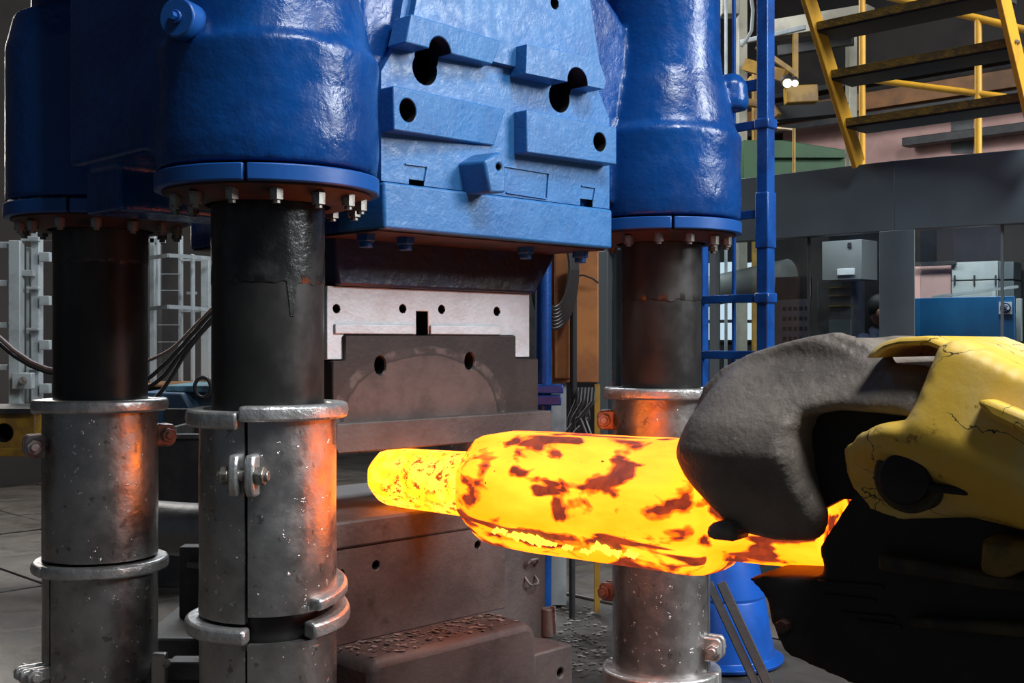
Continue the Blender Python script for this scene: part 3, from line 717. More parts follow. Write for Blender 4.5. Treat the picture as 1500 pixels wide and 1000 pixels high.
# pale flakes of scale lifting off the lower flank (children, in the forging's own frame)
def flake(x, deg, lx, w):
    t = math.radians(deg); r = .615; nn = 9; top = []; 
    for i in range(nn):
        f = i/(nn-1); top.append((x+lx*(f-.5), w*(.1+.9*math.sin(math.pi*f))*(.1+1.5*random.random()**1.5)-w*.4*f, -w*(.1+.9*math.sin(math.pi*f))*(.1+1.5*random.random()**1.5)-w*.4*f))
    vs = []
    for xx, u0, u1 in top:
        for u in (u0, u1):
            tt = t+u/r; rr = r*(.985)+.012; vs.append(Vector((xx, rr*math.cos(tt), rr*math.sin(tt)))*S)
    for xx, u0, u1 in top:
        for u in (u0, u1):
            tt = t+u/r; rr = r*.94; vs.append(Vector((xx, rr*math.cos(tt), rr*math.sin(tt)))*S)
    k2 = 2*nn
    fs = [(2*i, 2*i+1, 2*i+3, 2*i+2) for i in range(nn-1)]+[(2*i, 2*i+2, k2+2*i+2, k2+2*i) for i in range(nn-1)]+[(2*i+1, k2+2*i+1, k2+2*i+3, 2*i+3) for i in range(nn-1)]
    me = bpy.data.meshes.new('scale_flake'); me.from_pydata(vs, [], fs); me.materials.append(M['hot_flake'])
    o = bpy.data.objects.new('scale_flake', me); C.objects.link(o); o.parent = hf; WL[o.name] = WL[hf.name]
# the camera side of the billet is local -y; lower flank about 215..235 degrees
for x, d, lx, w in ((1.35,217,.2,.05),(1.55,220,.26,.07),(1.75,222,.22,.08),(1.9,226,.2,.06),(2.1,228,.14,.04),(2.5,222,.22,.07),(2.62,226,.2,.08),(2.82,225,.16,.05),(2.3,230,.14,.04)): flake(x, d, lx, w)
# ================================================================== THE MANIPULATOR TONGS
mn = empty('forging_manipulator', TF(5.4,0,-3.2), 'huge scale-blackened manipulator jaws on a cracked yellow arm gripping the hot forging', 'manipulator')
def tp(pts, k): return [tw(px, py, k) for px, py in pts]
k1 = 1.05
head = tp([(984,683),(986,660),(998,622),(1016,578),(1040,540),(1062,526),(1098,510),(1150,496),(1190,489),(1222,500),(1262,520),(1300,536),(1352,540),(1352,575),(1332,618),(1290,612),(1215,606),(1172,614),(1160,640),(1165,700),(1185,765),(1180,795),(1162,807),(1110,805),(1068,796),(1036,778),(1012,738),(992,708)], k1)
m = MB()
# full outline near the lens, its upper half also bridging over the billet
low = head
KT = [(-1.75,.72),(-1.5,.84),(-1.2,1.04),(-.88,1.2),(-.65,1.12),(-.4,.93),(-.15,.72),(.1,.5)]
tl = tw(985, 680, 1.05)[0]
def kj(t, h, d): return lerp_tab(KT, h) - edge_round(d, .11) - .16*max(0, 1-(t-tl)/.5)**2
hfield(m, [(t-.1*max(0,min(1,(3.9-t)/.6)), h+.02) for t, h in head], kj, .64, .045, TF)
top = tp([(1000,640),(1010,612),(1030,562),(1056,538),(1098,516),(1150,500),(1190,493),(1222,503),(1262,522),(1300,538),(1352,542),(1352,575),(1332,612),(1290,606),(1215,600),(1160,606),(1100,622),(1040,640)], .7)
m.prism(top, -1.0, .7, TF)
web = tp([(1140,588),(1345,588),(1345,735),(1236,730),(1185,757),(1150,770)], .6)
MB().prism(web, .5, .66, TF).build('jaw_web', M['jaw_dark'], mn, bevel=.02)  # shade of the recess put into the web's dark colour
m.prism(low, -1.24, -.66, TF)
m.build('upper_jaw', M['jaw'], mn, remesh=.03, relax=8, smooth=180)
# small gripping tooth at the jaw tip
q = tp([(1032,790),(1032,770),(1050,762),(1072,768),(1078,795)], 1.0)
MB().prism(q, .7, 1.0, TF).build('jaw_tooth', M['jaw'], mn, bevel=.06)
# lower jaw and carrier, shade put into their dark colour
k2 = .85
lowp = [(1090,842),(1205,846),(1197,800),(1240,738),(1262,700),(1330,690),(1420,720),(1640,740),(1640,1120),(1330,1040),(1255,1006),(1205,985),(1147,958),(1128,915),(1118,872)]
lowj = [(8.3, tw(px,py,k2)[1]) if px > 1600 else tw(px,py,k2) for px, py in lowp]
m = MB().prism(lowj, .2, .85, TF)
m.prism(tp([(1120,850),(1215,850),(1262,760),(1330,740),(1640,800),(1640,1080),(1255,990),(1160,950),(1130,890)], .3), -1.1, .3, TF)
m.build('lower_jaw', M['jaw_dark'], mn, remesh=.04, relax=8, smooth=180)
for y0, x0, x1 in ((852,1196,1292),(872,1205,1280),(898,1230,1310),(910,1255,1318)):
    MB().tube([TF(tw(x0,y0,.88)[0], .86, tw(x0,y0,.88)[1]), TF(tw(x1,y0+8,.88)[0], .86, tw(x1,y0+8,.88)[1])], .016, 8).build('jaw_rib', M['jaw_dark'], mn)
MB().cyl(TF(*(lambda q: (q[0], .8, q[1]))(tw(1146,918,.9))), TF(*(lambda q: (q[0], .92, q[1]))(tw(1146,918,.9))), .06, 6).build('jaw_bolt', M['primer'], mn, bevel=.01)
# yellow arm cheek nearest the lens
kc_ = 1.3
chp = [(1364,507),(1338,590),(1324,618),(1292,619),(1258,632),(1237,658),(1231,690),(1240,722),(1268,750),(1310,764),(1400,768),(1500,790),(1680,850),(1680,600),(1560,566),(1500,545),(1440,517),(1384,495)]
ch = tp(chp, kc_)
m = MB()
f0 = tw(1290, 632, 1.36); f1 = tw(1500, 716, 1.36)
fd = Vector((f1[0]-f0[0], f1[1]-f0[1])); fd.normalize()
ch = [tw(px, py, 1.0) if (px < 1320 and py > 650) else ((8.3, h) if px > 1600 else (t, h)) for (t, h), (px, py) in zip(ch, chp)]
def kc2(t, h, d):
    s_ = fd.x*(h-f0[1])-fd.y*(t-f0[0])            # height above the fold line
    k = 1.42-.26*s_ if s_ > 0 else 1.42+1.0*s_
    if -.12 < s_ < .12: k -= .05*(1-abs(s_)/.12)
    return max(.89, k-edge_round(d, .09))
hfield(m, ch, kc2, .80, .045, TF)
m.build('arm_cheek', M['yellow_cracked'], mn, remesh=.028, relax=3, smooth=180)
far = [(t, h) for t, h in ch]
MB().prism(far, -1.3, -.98, TF).build('arm_cheek', M['yellow_cracked'], mn, bevel=.06)
hdp = [(1296,524),(1306,510),(1322,500),(1345,494),(1384,492),(1440,514),(1500,541),(1680,600),(1680,616),(1500,556),(1440,528),(1384,505),(1345,506),(1326,511),(1312,522)]
hd = [(8.3, tw(px,py,.6)[1]) if px > 1600 else tw(px,py,.6) for px, py in hdp]
MB().prism(hd, -1.0, 1.0, TF).build('arm_hood', M['yellow_cracked'], mn, bevel=.03)
# strengthening rib, collar, pin and key
rb = tp([(1428,588),(1446,584),(1500,606),(1640,662),(1640,692),(1500,636),(1450,612)], 1.45)
MB().prism(rb, 1.2, 1.46, TF).build('arm_rib', M['yellow_cracked'], mn, bevel=.035)
pc = tw(1314, 704, 1.4)
MB().cyl(TF(pc[0],.6,pc[1]), TF(pc[0],1.2,pc[1]), .25, 40).build('pin_collar', M['yellow_soot'], mn, bevel=.03)
pn = MB().cyl(TF(pc[0],.6,pc[1]), TF(pc[0],1.3,pc[1]), .18, 36).build('pivot_pin', M['pin'], mn, bevel=.025)
MB().bar(TF(pc[0]+.1,1.26,pc[1]-.04), TF(pc[0]+.42,1.2,pc[1]-.06), .06, .06).build('lock_key', M['pin'], mn, bevel=.02)
q = tp([(1440,786),(1560,800),(1560,828),(1500,836),(1470,848),(1436,838)], 1.1)
MB().prism(q, .8, 1.15, TF).build('lower_lug', M['yellow_dirty'], mn, bevel=.05)
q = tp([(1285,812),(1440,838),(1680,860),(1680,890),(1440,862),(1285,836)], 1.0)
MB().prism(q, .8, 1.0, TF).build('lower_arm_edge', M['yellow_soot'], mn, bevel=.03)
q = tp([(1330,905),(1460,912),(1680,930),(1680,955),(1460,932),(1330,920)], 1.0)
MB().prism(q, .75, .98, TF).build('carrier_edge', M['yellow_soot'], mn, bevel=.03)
# carriage that bears the arm, out to the right of the frame
MB().box(8.2, 11, -1.4, 1.3, FL+.02, -.6, TF).build('carriage', M['yellow_dark'], mn, bevel=.06)

# ================================================================== BLUE LADDER, POLE, DRUM
la = empty('blue_ladder', Vector((3.05,15.95,-1.45)), 'tall blue steel ladder standing behind the right-hand press column', 'ladder')
P0 = Vector((3.41,15.6,0)); P1 = P0+vv*1.04; P2 = P0+vv*.5+uu*.35
def chan(p, w, d, h0, h1): 
    return MB().box(-w/2, w/2, -d/2, d/2, h0, h1, lambda a, b, h: p+uu*a+vv*b+Z*h)
chan(P0, .19, .17, -1.45, 7).build('stile', M['blue_gloss'], la, bevel=.015)
chan(P1, .15, .13, -1.45, 7).build('stile', M['blue_gloss'], la, bevel=.015)
chan(P0, .22, .2, 1.25, 2.0).build('splice', M['blue_gloss'], la, bevel=.015)
for py in (127, 185, 315, 437, 520, 610):
    h = (500-py)/F*15.75; w = .15 if py == 127 else .115
    mm = MB().bar(P0+vv*.0+Z*h-uu*.05, P1+Z*h-uu*.05, .06, w, up=Z)
    mm.build('rung', M['blue_gloss'], la, bevel=.01)
    if py in (185, 437):
        MB().box(-.12, .12, -.11, .11, h-.07, h+.07, lambda a, b, z: P0+uu*a+vv*b+Z*z).build('hoop_clamp', M['blue_gloss'], la, bevel=.02)
MB().cyl(Vector((3.05,15.95,-1.4)), Vector((3.05,15.95,7)), .03, 10).build('guard_rod', M['blue_gloss'], la)
po = empty('blue_pole', pd(796,500,18)*1+Z*(FL), 'blue round pole with a bolted clamp left of the ochre panel', 'pole')
pb = pd(796,500,18)
MB().cyl(Vector((pb.x,pb.y,FL+.05)), Vector((pb.x,pb.y,1.6)), .125, 20).build('tube', M['blue_gloss'], po)
mm = MB().box(pb.x-.26, pb.x+.27, pb.y-.25, pb.y+.1, -.98, -.82).box(pb.x-.2, pb.x+.3, pb.y-.25, pb.y+.1, -.80, -.66)
mm.build('clamp', M['blue_gloss'], po, bevel=.02)
dr = empty('blue_drum', Vector((2.9,16.2,FL)), 'bright blue flared drum on the floor behind the right press column', 'drum')
MB().lathe(Vector((2.95,16.4,0)), [(0,FL+.03),(.86,FL+.03),(.88,FL+.08),(.76,FL+.13),(.7,FL+.4),(.62,FL+.9),(.605,FL+.93),(.62,FL+.96),(.55,FL+1.3),(.42,FL+1.75),(.4,FL+1.8),(0,FL+1.8)], 48).build('body', M['blue_drum'], dr, bevel=.01)
for j, (x0, d) in enumerate(((1038,0),(1056,.05))):
    p0 = pd(x0, 853, 15.6-d); p1 = pd(x0+73, 1010, 15.0-d)
    o = MB().bar(p0, p1, .11 if j == 0 else .13, .06, up=Vector((0,-1,0))).build('steel_bar', M['dark_steel'], bevel=.01)
    tag(o, ['narrow grey steel bar leaning against the blue drum, left one of two', 'wider grey steel bar leaning against the blue drum, right one of two'][j], 'bar', 'leaning steel bars')

# ================================================================== OCHRE CABINET, POSTS AND CABLES BEHIND THE DIES
oc = empty('ochre_cabinet', pd(845,565,19.5), 'ochre-brown hanging cabinet beside the grey cabin post', 'cabinet')
MB().box(pd(806,0,19.5).x, pd(877,0,19.5).x, 19.5, 20.3, -.69, 1.6).build('body', M['orange_wood'], oc, bevel=.02)
MB().box(pd(812,0,19.5).x, pd(838,0,19.5).x, 19.42, 19.5, -.62, 1.6).build('door', M['orange_wood'], oc, bevel=.015)
MB().cyl(pd(840,395,19.3), pd(840,640,19.3), .06, 10).build('conduit', M['cable'], oc)
MB().tube([pd(842,404,19.3),pd(855,403,19.3),pd(868,408,19.3),pd(876,414,19.4)], .014, 6).build('wire', M['cable'], oc)
MB().box(pd(806,0,19.5).x, pd(830,0,19.5).x, 19.6, 20.2, FL+.05, -.69).build('stand', M['white_steel'], oc)
yp = MB().box(pd(871,0,19).x, pd(879,0,19).x, 19, 19.15, FL+.05, -.7).build('yellow_post', M['yellow_dark']); tag(yp, 'slim yellow post in front of the grey cabin post', 'post')
random.seed(3)
cl = empty('hose_coil', pd(815,400,18.7), 'coil of dark hose hung beside the blue pole under the crosshead', 'hose coil')
for j in range(7):
    r = .36+.035*j; pts = []
    for i in range(33):
        t = math.pi*2*i/32; pts.append(pd(812,395,18.7+.05*j)+Vector((.62*r*math.cos(t)*1.1, .02*j, 1.7*r*math.sin(t)*1.0)))
    MB().tube(pts, .028, 6).build('loop', M['cable'], cl)
for j in range(6):
    x0 = 846+j*5; x1 = 826+j*8
    pts = [pd(x0,568,19.3-.16*j), pd(x0-2,588,19.2-.16*j), pd(x0-(12,4,16,-2,10,22)[j],612,19.2-.16*j), pd(x1+(6,-10,0,-14,8,-6)[j],640,19.15-.16*j), pd(x1+(14,-16,4,18,-12,-20)[j],690,19.1-.16*j)]
    o = MB().tube([p for i in range(4) for p in [pts[i].lerp(pts[i+1], q/4) for q in range(4)]]+[pts[4]], .035, 7).build('control_cable', M['cable'])
    tag(o, ['leftmost','second from left','third from left','fourth from left','fifth from left','rightmost'][j]+' of six black control cables below the ochre cabinet', 'cable', 'cables below the ochre cabinet')
sp_ = MB().cyl(pd(838,640,18.0), pd(838,905,18.0), .05, 10).build('thin_post', M['dark_steel']); tag(sp_, 'thin dark upright rod between the blue pole and right sleeve', 'rod')
rub = MB()
for i in range(120):
    p = ph(random.uniform(815,890), random.uniform(888,985), FL+.06); r = random.uniform(.02,.07)
    rub.add([p+Vector((r*math.cos(q+i), r*math.sin(q+i)*.7, .01+.3*r*random.random())) for q in (0,1.6,3.1,4.7)]+[p-Z*.02], [(0,1,2,3),(0,4,1),(1,4,2),(2,4,3),(3,4,0)])
tag(rub.build('floor_scale', M['debris'], smooth=0), 'scattered grey flakes of scale on the floor beside the right column', 'debris', kind='stuff')

# ================================================================== GREY CONTROL CABIN
K = Vector((6.26,19.0,0)); d2 = Vector((1.406,-1,0)).normalized(); n1 = Vector((-c45,-c45,0)); n2 = Vector((-d2.y*-1, 0, 0))
n2 = Vector((-.58,-.815,0))
cb = empty('control_cabin', Vector((4.5,21,FL)), 'slate grey operator cabin with large windows behind the manipulator', 'cabin')
LF = lambda t, d, h: K+vv*t-n1*d+Z*h      # along the left face, d = depth inwards
RF = lambda t, d, h: K+d2*t-n2*d+Z*h
HT, HW, HS = 2.96, 1.82, -1.0
MB().box(.0, 6.4, 0, .25, HW, HT, LF).build('fascia', M['cabin'], cb, bevel=.01)
MB().box(.0, 6, 0, .25, HW, HT, RF).build('fascia', M['cabin'], cb, bevel=.01)
MB().plan([(K.x-.19,K.y+.19),(K.x-.02,K.y-.03),(K.x+.27,K.y-.19),(K.x+.35,K.y+.05),(K.x+.05,K.y+.35)], FL+.05, HW).build('corner_post', M['cabin'], cb, bevel=.01)
MB().box(.25, 6.4, 0, .25, FL+.05, HS, LF).build('sill_panel', M['cabin'], cb)
MB().box(.25, 6, 0, .25, FL+.05, HS, RF).build('sill_panel', M['cabin'], cb)
MB().box(6.12, 6.4, -.03, .25, FL+.05, HW, LF).build('end_post', M['frame'], cb, bevel=.01)
for t0, w in ((3.52,.12),(1.62,.05),(2.4,.04)):
    MB().box(t0, t0+w, -.03 if w > .1 else .1, .15, HS, HW, LF).build('mullion', M['frame'] if w > .1 else M['dark_steel'], cb, bevel=.006)
MB().box(1.62, 1.66, .1, .15, HS, HW, RF).build('mullion', M['frame'], cb)
pol = [LF(0,.1,0), LF(6.4,.1,0), LF(6.4,4.2,0), K+Vector((2.0,4.4,0)), RF(6,3.2,0), RF(6,.1,0)]
MB().plan([(p.x,p.y) for p in pol], HT-.12, HT-.02).build('roof', M['cabin'], cb)
MB().plan([(p.x,p.y) for p in pol], -3.5, -3.4).build('cabin_floor', M['dark_steel'], cb)
for f0, t0, t1 in ((LF,.28,1.62),(LF,1.66,2.4),(LF,2.44,3.52),(LF,3.64,6.12),(RF,.38,1.62),(RF,1.66,6)):
    MB().box(t0, t1, .12, .135, HS, HW, f0).build('glass_pane', M['glass'], cb)
# contents of the cabin
LFx = lambda px, d: (lambda k: (K.x-n1.x*d - k*(K.y-n1.y*d))/(c45*(1+k)))((px-750)/F)   # t on a plane d behind the left face
def lf_box(px0, px1, py0, py1, d, th, name, mat, parent=None, bevel=.01):
    t0, t1 = LFx(px1, d), LFx(px0, d); y = LF((t0+t1)/2, d, 0).y
    return MB().box(t0, t1, d, d+th, (500-py1)/F*y, (500-py0)/F*y, LF).build(name, mat, parent, bevel=bevel)
wc = empty('wall_cabinet', LF(1.0,1.6,.5), 'off-white wall cabinet with a lit panel inside the cabin window', 'cabinet')
lf_box(1204,1262,352,410,1.6,.6,'body',M['dull_white'],wc); lf_box(1226,1251,393,403,1.56,.04,'display',M['sign_white'],wc); lf_box(1241,1246,355,363,1.56,.04,'latch',M['black'],wc)
lk = empty('low_locker', LF(1.4,1.9,-1), 'dull grey locker with yellow-edged shelves below the wall cabinet', 'locker')
lf_box(1197,1248,412,560,2.3,.5,'body',M['grey_steel'],lk); 
for py in (420,432,447): lf_box(1213,1245,py,py+2,2.22,.08,'shelf_edge',M['yellow_dark'],lk)
lf_box(1214,1246,468,520,2.22,.06,'door',M['frame'],lk)
for j, (x0, x1, y0, y1, d) in enumerate(((1141,1187,440,512,.5),(1136,1190,405,438,.9))):
    pp = empty('wall_calendar' if j == 0 else 'cabin_blind', LF(LFx((x0+x1)/2,d),d,(500-y1)/F*20.5), ['white paper calendar sheet hung inside the left cabin window', 'dim grey blind above the calendar in the left cabin window'][j], ['calendar','blind'][j])
    lf_box(x0,x1,y0,y1,d,.02,'sheet',M['paper'] if j == 0 else M['grey_steel'],pp,0)
    if j == 0:
        tt = MB()
        for r in range(4):
            for c in range(5):
                X0 = x0+5+c*8; Y0 = y0+8+r*15
                t0, t1 = LFx(X0+5,d-.02), LFx(X0,d-.02); y = 20.5
                tt.box(t0,t1,d-.012,d,(500-Y0-6)/F*y,(500-Y0)/F*y,LF)
        tag(tt.build('printed_grid',M['ink'],pp), kind='stuff')
MB().box(.6, 3.3, 3.7, 3.85, -3.4, HT-.15, LF).build('rear_partition', M['dark_steel'], cb)
du = MB().cyl(LF(3.55,2.6,1.35), LF(6.3,2.6,.95), .32, 24).build('air_duct', M['white_panel']); tag(du, 'fat pale air duct under the cabin ceiling left of the calendar', 'duct')
# beyond the right window: blue sheet panel with a sign, white cabinets, plaster wall
RFx = lambda px, d: (lambda k: (k*(K.y-n2.y*d)-(K.x-n2.x*d))/(d2.x-k*d2.y))((px-750)/F)
def rf_box(px0, px1, py0, py1, d, th, name, mat, parent=None, bevel=.01):
    t0, t1 = RFx(px0, d), RFx(px1, d); y = RF((t0+t1)/2, d, 0).y
    return MB().box(t0, t1, d, d+th, (500-py1)/F*y, (500-py0)/F*y, RF).build(name, mat, parent, bevel=bevel)
bp = empty('blue_partition', RF(.9,1.2,-3.4), 'bright blue sheet partition behind the right cabin window', 'partition')
y_ = RF(RFx(1410,1.2),1.2,0).y
rf_box(1336,1486,435,500+3.39/y_*F,1.2,.06,'sheet',M['screen_blue'],bp)
sg_ = empty('safety_sign', RF(RFx(1472,1.14),1.14,(500-460)/F*y_), 'small white square safety sign with a navy disc on the blue partition', 'sign')
rf_box(1463,1482,442,460,1.17,.03,'board',M['sign_white'],sg_,0)
cx, cz = RFx(1472.5,1.15), (500-451)/F*RF(RFx(1472.5,1.15),1.15,0).y
def disc(r, d0, d1, mat, name, dx=0, dz=0, sx=1, sy=1, n=28):
    pts = [(cx+dx+r*sx*math.cos(6.28318*i/n), cz+dz+r*sy*math.sin(6.28318*i/n)) for i in range(n)]
    return MB().prism(pts, d0, d1, RF).build(name, mat, sg_)
disc(.085,1.16,1.17,M['sign_blue'],'disc'); disc(.042,1.153,1.16,M['sign_white'],'head',0,-.005,.85,1.1)
disc(.022,1.148,1.16,M['sign_white'],'ear_cup',-.045,-.005,.8,1.2); disc(.022,1.148,1.16,M['sign_white'],'ear_cup',.045,-.005,.8,1.2)
disc(.03,1.146,1.154,M['sign_blue'],'mask',0,-.022,.8,.6); disc(.012,1.146,1.154,M['sign_blue'],'eye',-.014,.014); disc(.012,1.146,1.154,M['sign_blue'],'eye',.014,.014)
pts = [(cx+.055*math.cos(t), cz+.055*math.sin(t)) for t in [math.pi*i/10 for i in range(11)]]
MB().tube([RF(a,1.155,h) for a, h in pts], .007, 6).build('head_band', M['sign_white'], sg_)
sw = rf_box(1488,1496,437,500,1.4,.1,'switch_panel',M['white_panel']); tag(sw, 'narrow grey-white switch panel right of the blue partition', 'switch panel')
whc = empty('white_cabinet', RF(1.2,2.4,-3.4), 'off-white double cabinet above the blue partition', 'cabinet')
rf_box(1394,1462,383,409.5,2.4,.6,'door',M['white_panel'],whc); rf_box(1394,1462,411,445,2.4,.6,'door',M['white_panel'],whc)
rf_box(1463,1485,383,409,2.4,.6,'side_door',M['frame'],whc); rf_box(1463,1485,411,700,2.4,.6,'side_door',M['frame'],whc); rf_box(1394,1462,446,700,2.45,.5,'body',M['white_panel'],whc)
for px in (1397,1426,1457): rf_box(px,px+2,403,418,2.36,.04,'hinge',M['dark_steel'],whc,0)
pw = rf_box(1330,1393,386,700,2.5,.3,'plaster_pier',M['pink']); tag(pw, 'pinkish plaster pier left of the white cabinet', 'pier')
ml = rf_box(1334,1400,383,389,2.28,.08,'dark_ledge',M['dark_steel']); tag(ml, 'dark ledge across the plaster pier in the right window', 'ledge')
rl = empty('inner_rail', RF(1.2,1.9,.8), 'pale railing with stub posts above the white cabinet', 'railing')
p0, p1 = RF(RFx(1366,1.9),1.9,.78), RF(RFx(1492,1.9),1.9,.93)
MB().bar(p0,p1,.06,.05).build('rail',M['white_steel'],rl)
for px, h in ((1399,.72),(1457,.8)): a = RFx(px,1.88); MB().box(a-.03,a+.03,1.82,1.9,h-.1,h+.06,RF).build('stub_post',M['white_panel'],rl)
MB().box(-.2, 6, 3.2, 3.35, -3.4, HT-.15, RF).build('rear_wall', M['wall'], cb)
lo2 = empty('ceiling_lamp', RF(.9,.7,2.6), 'flat lamp under the cabin ceiling above the right window', 'lamp')  # unseen fixture, added to go with the cabin fill light
MB().box(.3,2.2,.4,.9,2.68,2.8,RF).build('housing', M['white_panel'], lo2)
lg = area('cabin_lamp', RF(1.2,.65,2.6), RF(1.3,1.6,-.2), 1.6, .5, 16, (.95,.98,1))  # added lamp that brightens the cabin behind the right window
lg2 = area('cabin_lamp_left', LF(1.6,.8,2.6), LF(1.6,1.7,-.5), 1.6, .4, 7, (.95,.98,1))  # second added lamp, brightens the left window contents, no fixture

# ================================================================== WORKER IN THE CABIN
def person(base, face):
    root = empty('person', base, 'worker in a navy jacket with short black hair leaning forward inside the cabin window', 'person')
    f = face.normalized(); s = Vector((-f.y, f.x, 0))
    def P(fx, sx_, z): return base+f*fx+s*sx_+Z*z
    J = {}; V = []; R = []; E = []
    def add(n, p, r, par=None):
        J[n] = len(V); V.append(p); R.append(r)
        if par: E.append((J[par], J[n]))
    u = 1/S
    add('pel', P(0,0,.93*u), .16*u); add('bel', P(.03*u,0,1.08*u), .145*u, 'pel'); add('che', P(.1*u,0,1.3*u), .165*u, 'bel'); add('nec', P(.17*u,0,1.47*u), .075*u, 'che'); add('nk2', P(.2*u,0,1.54*u), .058*u, 'nec')
    for q, sg in (('l',1),('r',-1)):
        add('sh'+q, P(.12*u,sg*.19*u,1.4*u), .075*u, 'che'); add('el'+q, P(.2*u,sg*.25*u,1.13*u), .052*u, 'sh'+q); add('wr'+q, P(.43*u,sg*.2*u,1.05*u), .036*u, 'el'+q)
        add('hi'+q, P(0,sg*.1*u,.88*u), .105*u, 'pel'); add('kn'+q, P(.02*u,sg*.11*u,.48*u), .07*u, 'hi'+q); add('an'+q, P(-.02*u,sg*.11*u,.09*u), .045*u, 'kn'+q); add('to'+q, P(.16*u,sg*.13*u,.045*u), .04*u, 'an'+q)
    me = bpy.data.meshes.new('body'); org = WL[root.name]
    me.from_pydata([Vector((p.x*S,p.y*S,(p.z+H0)*S))-org for p in V], E, [])
    o = bpy.data.objects.new('body', me); C.objects.link(o); o.parent = root; WL[o.name] = org
    m = o.modifiers.new('k','SKIN'); 
    for i, r in enumerate(R): me.skin_vertices[0].data[i].radius = (r*S, r*S)
    me.skin_vertices[0].data[0].use_root = True
    m = o.modifiers.new('s','SUBSURF'); m.levels = 2; m.render_levels = 2
    apply(o); o.data.materials.append(M['jacket']); shade(o, 180)
    hc = P(.235*u,0,1.655*u)
    def ell(c, rx, ry, rz, name, mat, par, tilt=.25, n=18):
        vs = []; fs = []
        for i in range(n+1):
            th = math.pi*i/n
            for j in range(n):
                ph_ = 2*math.pi*j/n; x = rx*math.sin(th)*math.cos(ph_); y = ry*math.sin(th)*math.sin(ph_); z = rz*math.cos(th)
                x, z = x*math.cos(tilt)+z*math.sin(tilt), -x*math.sin(tilt)+z*math.cos(tilt)
                vs.append(c+f*x+s*y+Z*z)
        for i in range(n):
            for j in range(n): fs.append((i*n+j, i*n+(j+1) % n, (i+1)*n+(j+1) % n, (i+1)*n+j))
        return MB().add(vs, fs).build(name, mat, par, smooth=180)
    hd_ = ell(hc, .098*u, .076*u, .118*u, 'head', M['skin'], root)
    ell(hc-f*.022*u+Z*.03*u, .098*u, .082*u, .1*u, 'hair', M['hair'], hd_)
    ell(hc+f*.105*u-Z*.03*u, .022*u, .014*u, .026*u, 'nose', M['skin'], hd_, .5, 8)
    ell(hc+f*.07*u-Z*.09*u, .035*u, .03*u, .03*u, 'chin', M['skin'], hd_, 0, 8)
    for sg in (1,-1):
        ell(hc-f*.005*u+s*sg*.077*u-Z*.02*u, .022*u, .01*u, .034*u, 'ear', M['skin'], hd_, .1, 8)
        ell(hc+f*.088*u+s*sg*.032*u-Z*.005*u, .01*u, .012*u, .008*u, 'eye', M['hair'], hd_, 0, 6)
    ell(hc+f*.09*u-Z*.068*u, .012*u, .024*u, .007*u, 'mouth', M['lug_red'], hd_, 0, 6)
    for q in 'lr':
        w = V[J['wr'+q]]; hm = MB()
        hm.bar(w, w+f*.09*u-Z*.01*u, .075*u, .03*u)
        for k_ in range(4):
            o_ = s*(k_-1.5)*.019*u; L_ = (.06,.07,.066,.05)[k_]*u
            hm.tube([w+f*.085*u+o_-Z*.01*u, w+f*(.085*u+L_*.55)+o_-Z*.018*u, w+f*(.085*u+L_)+o_-Z*.045*u], .0085*u, 6)
        hm.tube([w+f*.03*u+s*.04*u*(1 if q == 'r' else -1), w+f*.07*u+s*.06*u*(1 if q == 'r' else -1)-Z*.015*u, w+f*.1*u+s*.055*u*(1 if q == 'r' else -1)-Z*.03*u], .01*u, 6)
        hm.build('hand', M['skin'], root, smooth=60)
pb_ = pd(1277, 500, 20.9); person(Vector((pb_.x-.35,pb_.y,-3.4)), Vector((.8,-.6,0)))
# ================================================================== YELLOW STAIR ON THE CABIN ROOF
stx = empty('yellow_stair', Vector((5.78,19.35,HT)), 'yellow steel stair with open checker-plate treads on the cabin roof', 'stair')
BS = Vector((5.78,19.35,HT)); dv = -uu; rise = 1.525
LST = 2.896
def sp3(s_, l): return BS + dv*s_ + Z*rise*s_ - vv*l
for l in (0, LST):
    MB().bar(sp3(0,l), sp3(2.6,l), .08, .34, up=Vector((c45,c45,rise)).normalized()).build('stringer', M['yellow'], stx, bevel=.01)
for s_ in (.411, .877, 1.327, 1.8, 2.27):
    c_ = sp3(s_, LST/2)
    tr_o = MB().box(-.06, .62, -LST/2+.02, LST/2-.02, -.1, .02, lambda a, b, z: c_+uu*a+vv*b+Z*z).build('tread', M['tread_under'], stx)
    lip = MB().box(-.09, -.06, -LST/2+.02, LST/2-.02, -.07, .06, lambda a, b, z: c_+uu*a+vv*b+Z*z).build('tread_lip', M['yellow_dirty'], tr_o, bevel=.008)
    ck = MB()
    for i in range(26):
        b = -LST/2+.1+i*(LST-.2)/25; z = .01 if i % 2 else -.035
        ck.bar(c_-uu*.092+vv*(b-.025)+Z*(z-.015), c_-uu*.092+vv*(b+.025)+Z*(z+.015), .012, .012)
    tag(ck.build('checker_ribs', M['yellow_dark'], tr_o, smooth=0), kind='stuff')
    for q in (-.03,.05):
        p = sp3(s_, LST)-vv*.035+uu*q; MB().cyl(p, p-vv*.03+Z*0, .03, 8).build('stair_bolt', M['steel_bolt'], stx)
hr = empty('yellow_handrail', Vector((6.4,18.6,HT)), 'yellow tube handrail sloping down to the right behind the stair', 'handrail')
def ln(px, py, y): return pd(px, py, y)
q0, q1 = pd(1263,115,21.4), pd(1433,137,20.2)
r0, r1 = pd(1263,-14,21.4), pd(1433,27,20.2)
